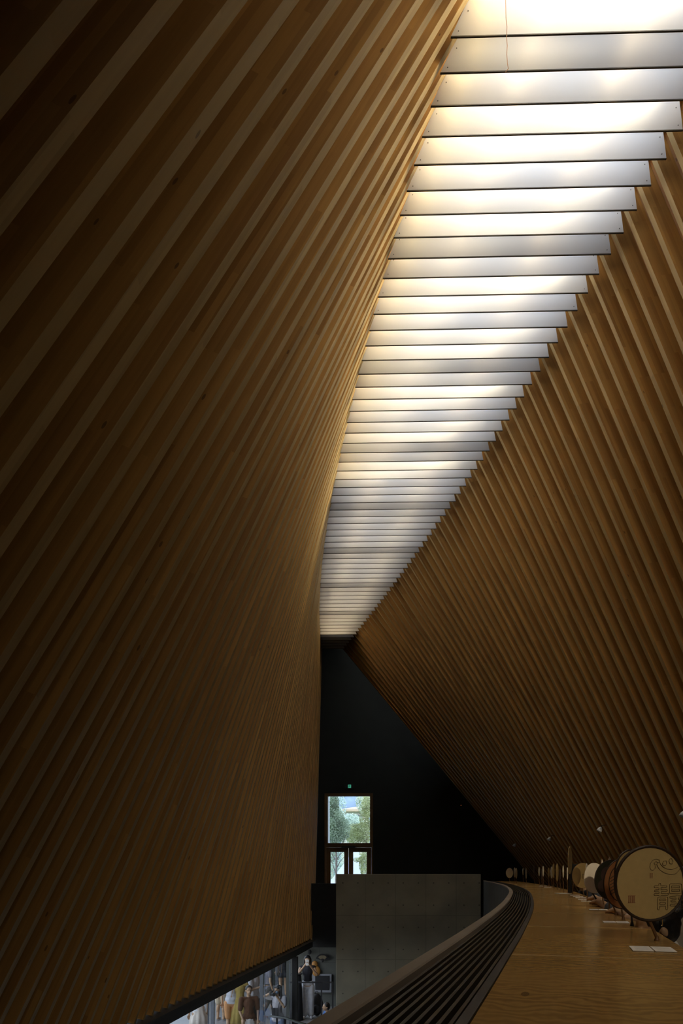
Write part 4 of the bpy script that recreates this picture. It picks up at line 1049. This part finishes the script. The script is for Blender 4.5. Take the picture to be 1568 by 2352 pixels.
# white gabled tent
yt_ = 38
a0, a1, ap = atY(752, 2032, yt_), atY(898, 2032, yt_), atY(815, 1946, yt_)
te = empty('white_tent', Vector((ap.x, yt_ + 2, ZF - 2.5)), 'white peaked tent roof seen through the door glass', 'tent')
TENT = plain('tent_fabric', (.36, .41, .48), .7, .02)
mb = MB(); q = [(a0.x, yt_, a0.z), (a1.x, yt_, a1.z), (a1.x, yt_ + 6, a1.z), (a0.x, yt_ + 6, a0.z), (ap.x, yt_ + 2.5, ap.z)]
mb.mesh(q, [(0, 1, 4), (1, 2, 4), (2, 3, 4), (3, 0, 4), (3, 2, 1, 0)]); fixn(mb.build('canopy', TENT, te))
for qx in q[:4]:
    mb = MB(); mb.box((qx[0], qx[1], (qx[2] + ZF - 2.5) / 2), (.08, .08, qx[2] - ZF + 2.5)); mb.build('pole', GREYM, te)
mb = MB(); mb.box(((a0.x + a1.x) / 2, yt_ + .05, a0.z - .5), (a1.x - a0.x, .05, 1.0)); mb.build('side_cloth', TENT, te)
# lamp post in front of the tent
c = atY(831, 1972, 33); mb = MB(); mb.tube([(c.x, 33, ZF), (c.x, 33, c.z)], .05, 8); mb.box((c.x, 33, c.z + .05), (.22, .22, .12)); tag(mb.build('lamp_post', BLACKM), 'dark post among leaves in front of the white tent', 'lamp post')
# trees
BARK = plain('bark', (.30, .26, .22), .9, .2, 12)
def leafm(n, c): return plain('leaf_' + n, c, .7, .35, 3)  # tree leaf colours are paled, outdoor haze is mixed into them
def tree(label, base, h, blobs, mat, nl, ls, trunk_r=.08, branches=None, group=None, seed=1):
    rnd = random.Random(seed); o = empty('tree', base, label, 'tree', group); base = Vector(base)
    mb = MB(); mb.tube([base, base + Vector((.05, 0, h * .4)), base + Vector((-.03, 0, h * .85))], [trunk_r, trunk_r * .8, trunk_r * .3], 8)
    tr = mb.build('trunk', BARK, o)
    for br_ in (branches or []):
        mb = MB(); mb.tube([Vector(p) for p in br_], [trunk_r * .5, trunk_r * .35, trunk_r * .15][:len(br_)], 6); mb.build('branch', BARK, o)
    mb = MB()
    for (bx, by, bz, rx, ry, rz, w) in blobs:
        for k_ in range(int(nl * w)):
            while True:
                v = Vector((rnd.uniform(-1, 1), rnd.uniform(-1, 1), rnd.uniform(-1, 1)))
                if .2 < v.length < 1: break
            p = Vector((bx + v.x * rx, by + v.y * ry, bz + v.z * rz))
            a = Vector((rnd.gauss(0, 1), rnd.gauss(0, 1), rnd.gauss(0, 1))).normalized(); b = a.orthogonal().normalized() ; s = ls * rnd.uniform(.6, 1.4)
            mb.poly([p - a * s, p + b * s * .5, p + a * s, p - b * s * .5])
    mb.build('foliage', mat, o)
    return o
def blob(px, py, y, rx, rz, w=1, ry=None): p = atY(px, py, y); return (p.x, p.y, p.z, rx, ry or rx, rz, w)
Yt = 31.5
gz = LZ - .1
def bp3(y, *q): return [atY(a, b, y) for a, b in q]
b = atY(770, 2000, Yt); b.z = ZF
tree('grey-green tree left in the window, its bare trunk fork showing in the left door pane', b, atY(770, 1835, Yt).z - ZF, [blob(767, 1850, Yt, .24, .6, .6), blob(766, 1885, Yt, .5, .7, 1), blob(765, 1915, Yt, .55, .5, 1), blob(783, 1905, Yt, .45, .6, .7), blob(762, 1960, Yt + .6, .4, .5, .25)], leafm('grey', (.42, .52, .36)), 3600, .034, .055,
     [bp3(Yt, (770, 1985), (778, 1965), (789, 1955)), bp3(Yt, (769, 1975), (762, 1960), (758, 1945)), bp3(Yt, (770, 2005), (764, 1985), (758, 1970)), bp3(Yt, (770, 2000), (780, 1980), (790, 1968)), bp3(Yt, (771, 1945), (776, 1905), (781, 1890)), bp3(Yt, (786, 1940), (795, 1915), (800, 1895))], seed=3)
b = atY(840, 2000, Yt + 1); b.z = ZF
tree('yellow-green tree filling the right of the window', b, atY(840, 1840, Yt + 1).z - ZF, [blob(846, 1850, Yt + 1, .35, .6, .6), blob(848, 1880, Yt + 1, .5, .6, .7), blob(838, 1912, Yt + 1, .6, .5, 1), blob(815, 1915, Yt + 1, .5, .5, .8), blob(835, 1985, Yt, .22, .5, .35), blob(822, 1975, Yt, .25, .12, .08), blob(839, 1960, Yt, .3, .2, .12)], leafm('yellow', (.62, .66, .36)), 3600, .032, .05, [bp3(Yt + 1, (838, 1940), (830, 1900), (826, 1880)), bp3(Yt + 1, (842, 1940), (846, 1900), (845, 1870))], seed=5)
b = atY(808, 1950, 50); b.z = gz
tree('blue-green slender tree in the middle, before the cream roofed house', b, atY(808, 1850, 50).z - gz, [blob(806, 1890, 50, .9, .7, .9), blob(800, 1915, 50, 1.2, .7, 1), blob(822, 1897, 50, .8, .5, .6), blob(774, 1880, 50, .6, .9, .6), blob(772, 1975, 50, 1.4, .9, .9), blob(765, 2005, 50, 1.2, .9, .8)], leafm('bluegreen', (.38, .50, .44)), 3600, .042, .08, seed=7)
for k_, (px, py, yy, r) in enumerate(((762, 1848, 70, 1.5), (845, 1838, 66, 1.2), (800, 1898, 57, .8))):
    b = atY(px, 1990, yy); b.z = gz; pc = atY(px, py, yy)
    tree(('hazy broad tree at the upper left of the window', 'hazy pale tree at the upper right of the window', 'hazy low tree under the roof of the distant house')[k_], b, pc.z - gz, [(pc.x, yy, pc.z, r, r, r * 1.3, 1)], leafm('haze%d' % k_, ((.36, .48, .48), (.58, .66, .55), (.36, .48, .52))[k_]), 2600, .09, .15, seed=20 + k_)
# far hedge behind the lawn
mb = MB(); rnd = random.Random(4)
for k_ in range(5000):
    p = Vector((rnd.uniform(-60, -6), rnd.uniform(58, 62), -3.9 + abs(rnd.gauss(0, 1)) * 2.2)); a = Vector((rnd.gauss(0, 1), rnd.gauss(0, 1), rnd.gauss(0, 1))).normalized(); b = a.orthogonal()
    mb.poly([p - a * .35, p + b * .25, p + a * .35, p - b * .25])
tag(mb.build('hedge_foliage', leafm('hedge', (.12, .20, .08))), 'loose green hedge across the lawn', 'hedge', kind='stuff')

# ------------------------------------------------------------------ world, sun, camera
w = bpy.data.worlds.new('world'); SC.world = w; w.use_nodes = True
nt = w.node_tree; bg = nt.nodes['Background']
tcw = nt.nodes.new('ShaderNodeTexCoord'); sx = nt.nodes.new('ShaderNodeSeparateXYZ'); nt.links.new(tcw.outputs['Generated'], sx.inputs[0])
rp = nt.nodes.new('ShaderNodeValToRGB'); rp.color_ramp.elements[0].position = .0; rp.color_ramp.elements[0].color = (.92, .95, 1, 1); rp.color_ramp.elements[1].position = .7; rp.color_ramp.elements[1].color = (.62, .76, 1, 1)
nt.links.new(sx.outputs[2], rp.inputs['Fac']); nt.links.new(rp.outputs['Color'], bg.inputs['Color']); bg.inputs['Strength'].default_value = 2.6
sl = bpy.data.lights.new('sun', 'SUN'); sl.energy = 4.0; sl.angle = .03; sl.color = (1, .95, .86)
so = bpy.data.objects.new('sun', sl); so.rotation_euler = (math.radians(48), 0, math.radians(35)); COL.objects.link(so)

cd = bpy.data.cameras.new('camera'); cam = bpy.data.objects.new('view_camera', cd); COL.objects.link(cam)
cam.location = (0, 0, EZ); cam.rotation_euler = (pi / 2, 0, PSI)
cd.sensor_fit = 'VERTICAL'; cd.sensor_height = 36; cd.sensor_width = 24
cd.lens = F / 2352 * 36; cd.shift_y = 824 / 2352.0; cd.clip_end = 600; cd.clip_start = .02
SC.camera = cam
SC.view_settings.view_transform = 'Standard'; SC.view_settings.look = 'None'; SC.view_settings.gamma = 1; SC.view_settings.use_curve_mapping = False
SC.view_settings.exposure = 0.0
SC.cycles.max_bounces = 6; SC.cycles.diffuse_bounces = 4; SC.cycles.glossy_bounces = 2; SC.cycles.use_adaptive_sampling = True; SC.cycles.adaptive_threshold = .12; SC.cycles.use_denoising = True; SC.cycles.sample_clamp_indirect = 6
SC.cycles.caustics_reflective = False; SC.cycles.caustics_refractive = False; SC.cycles.transparent_max_bounces = 12
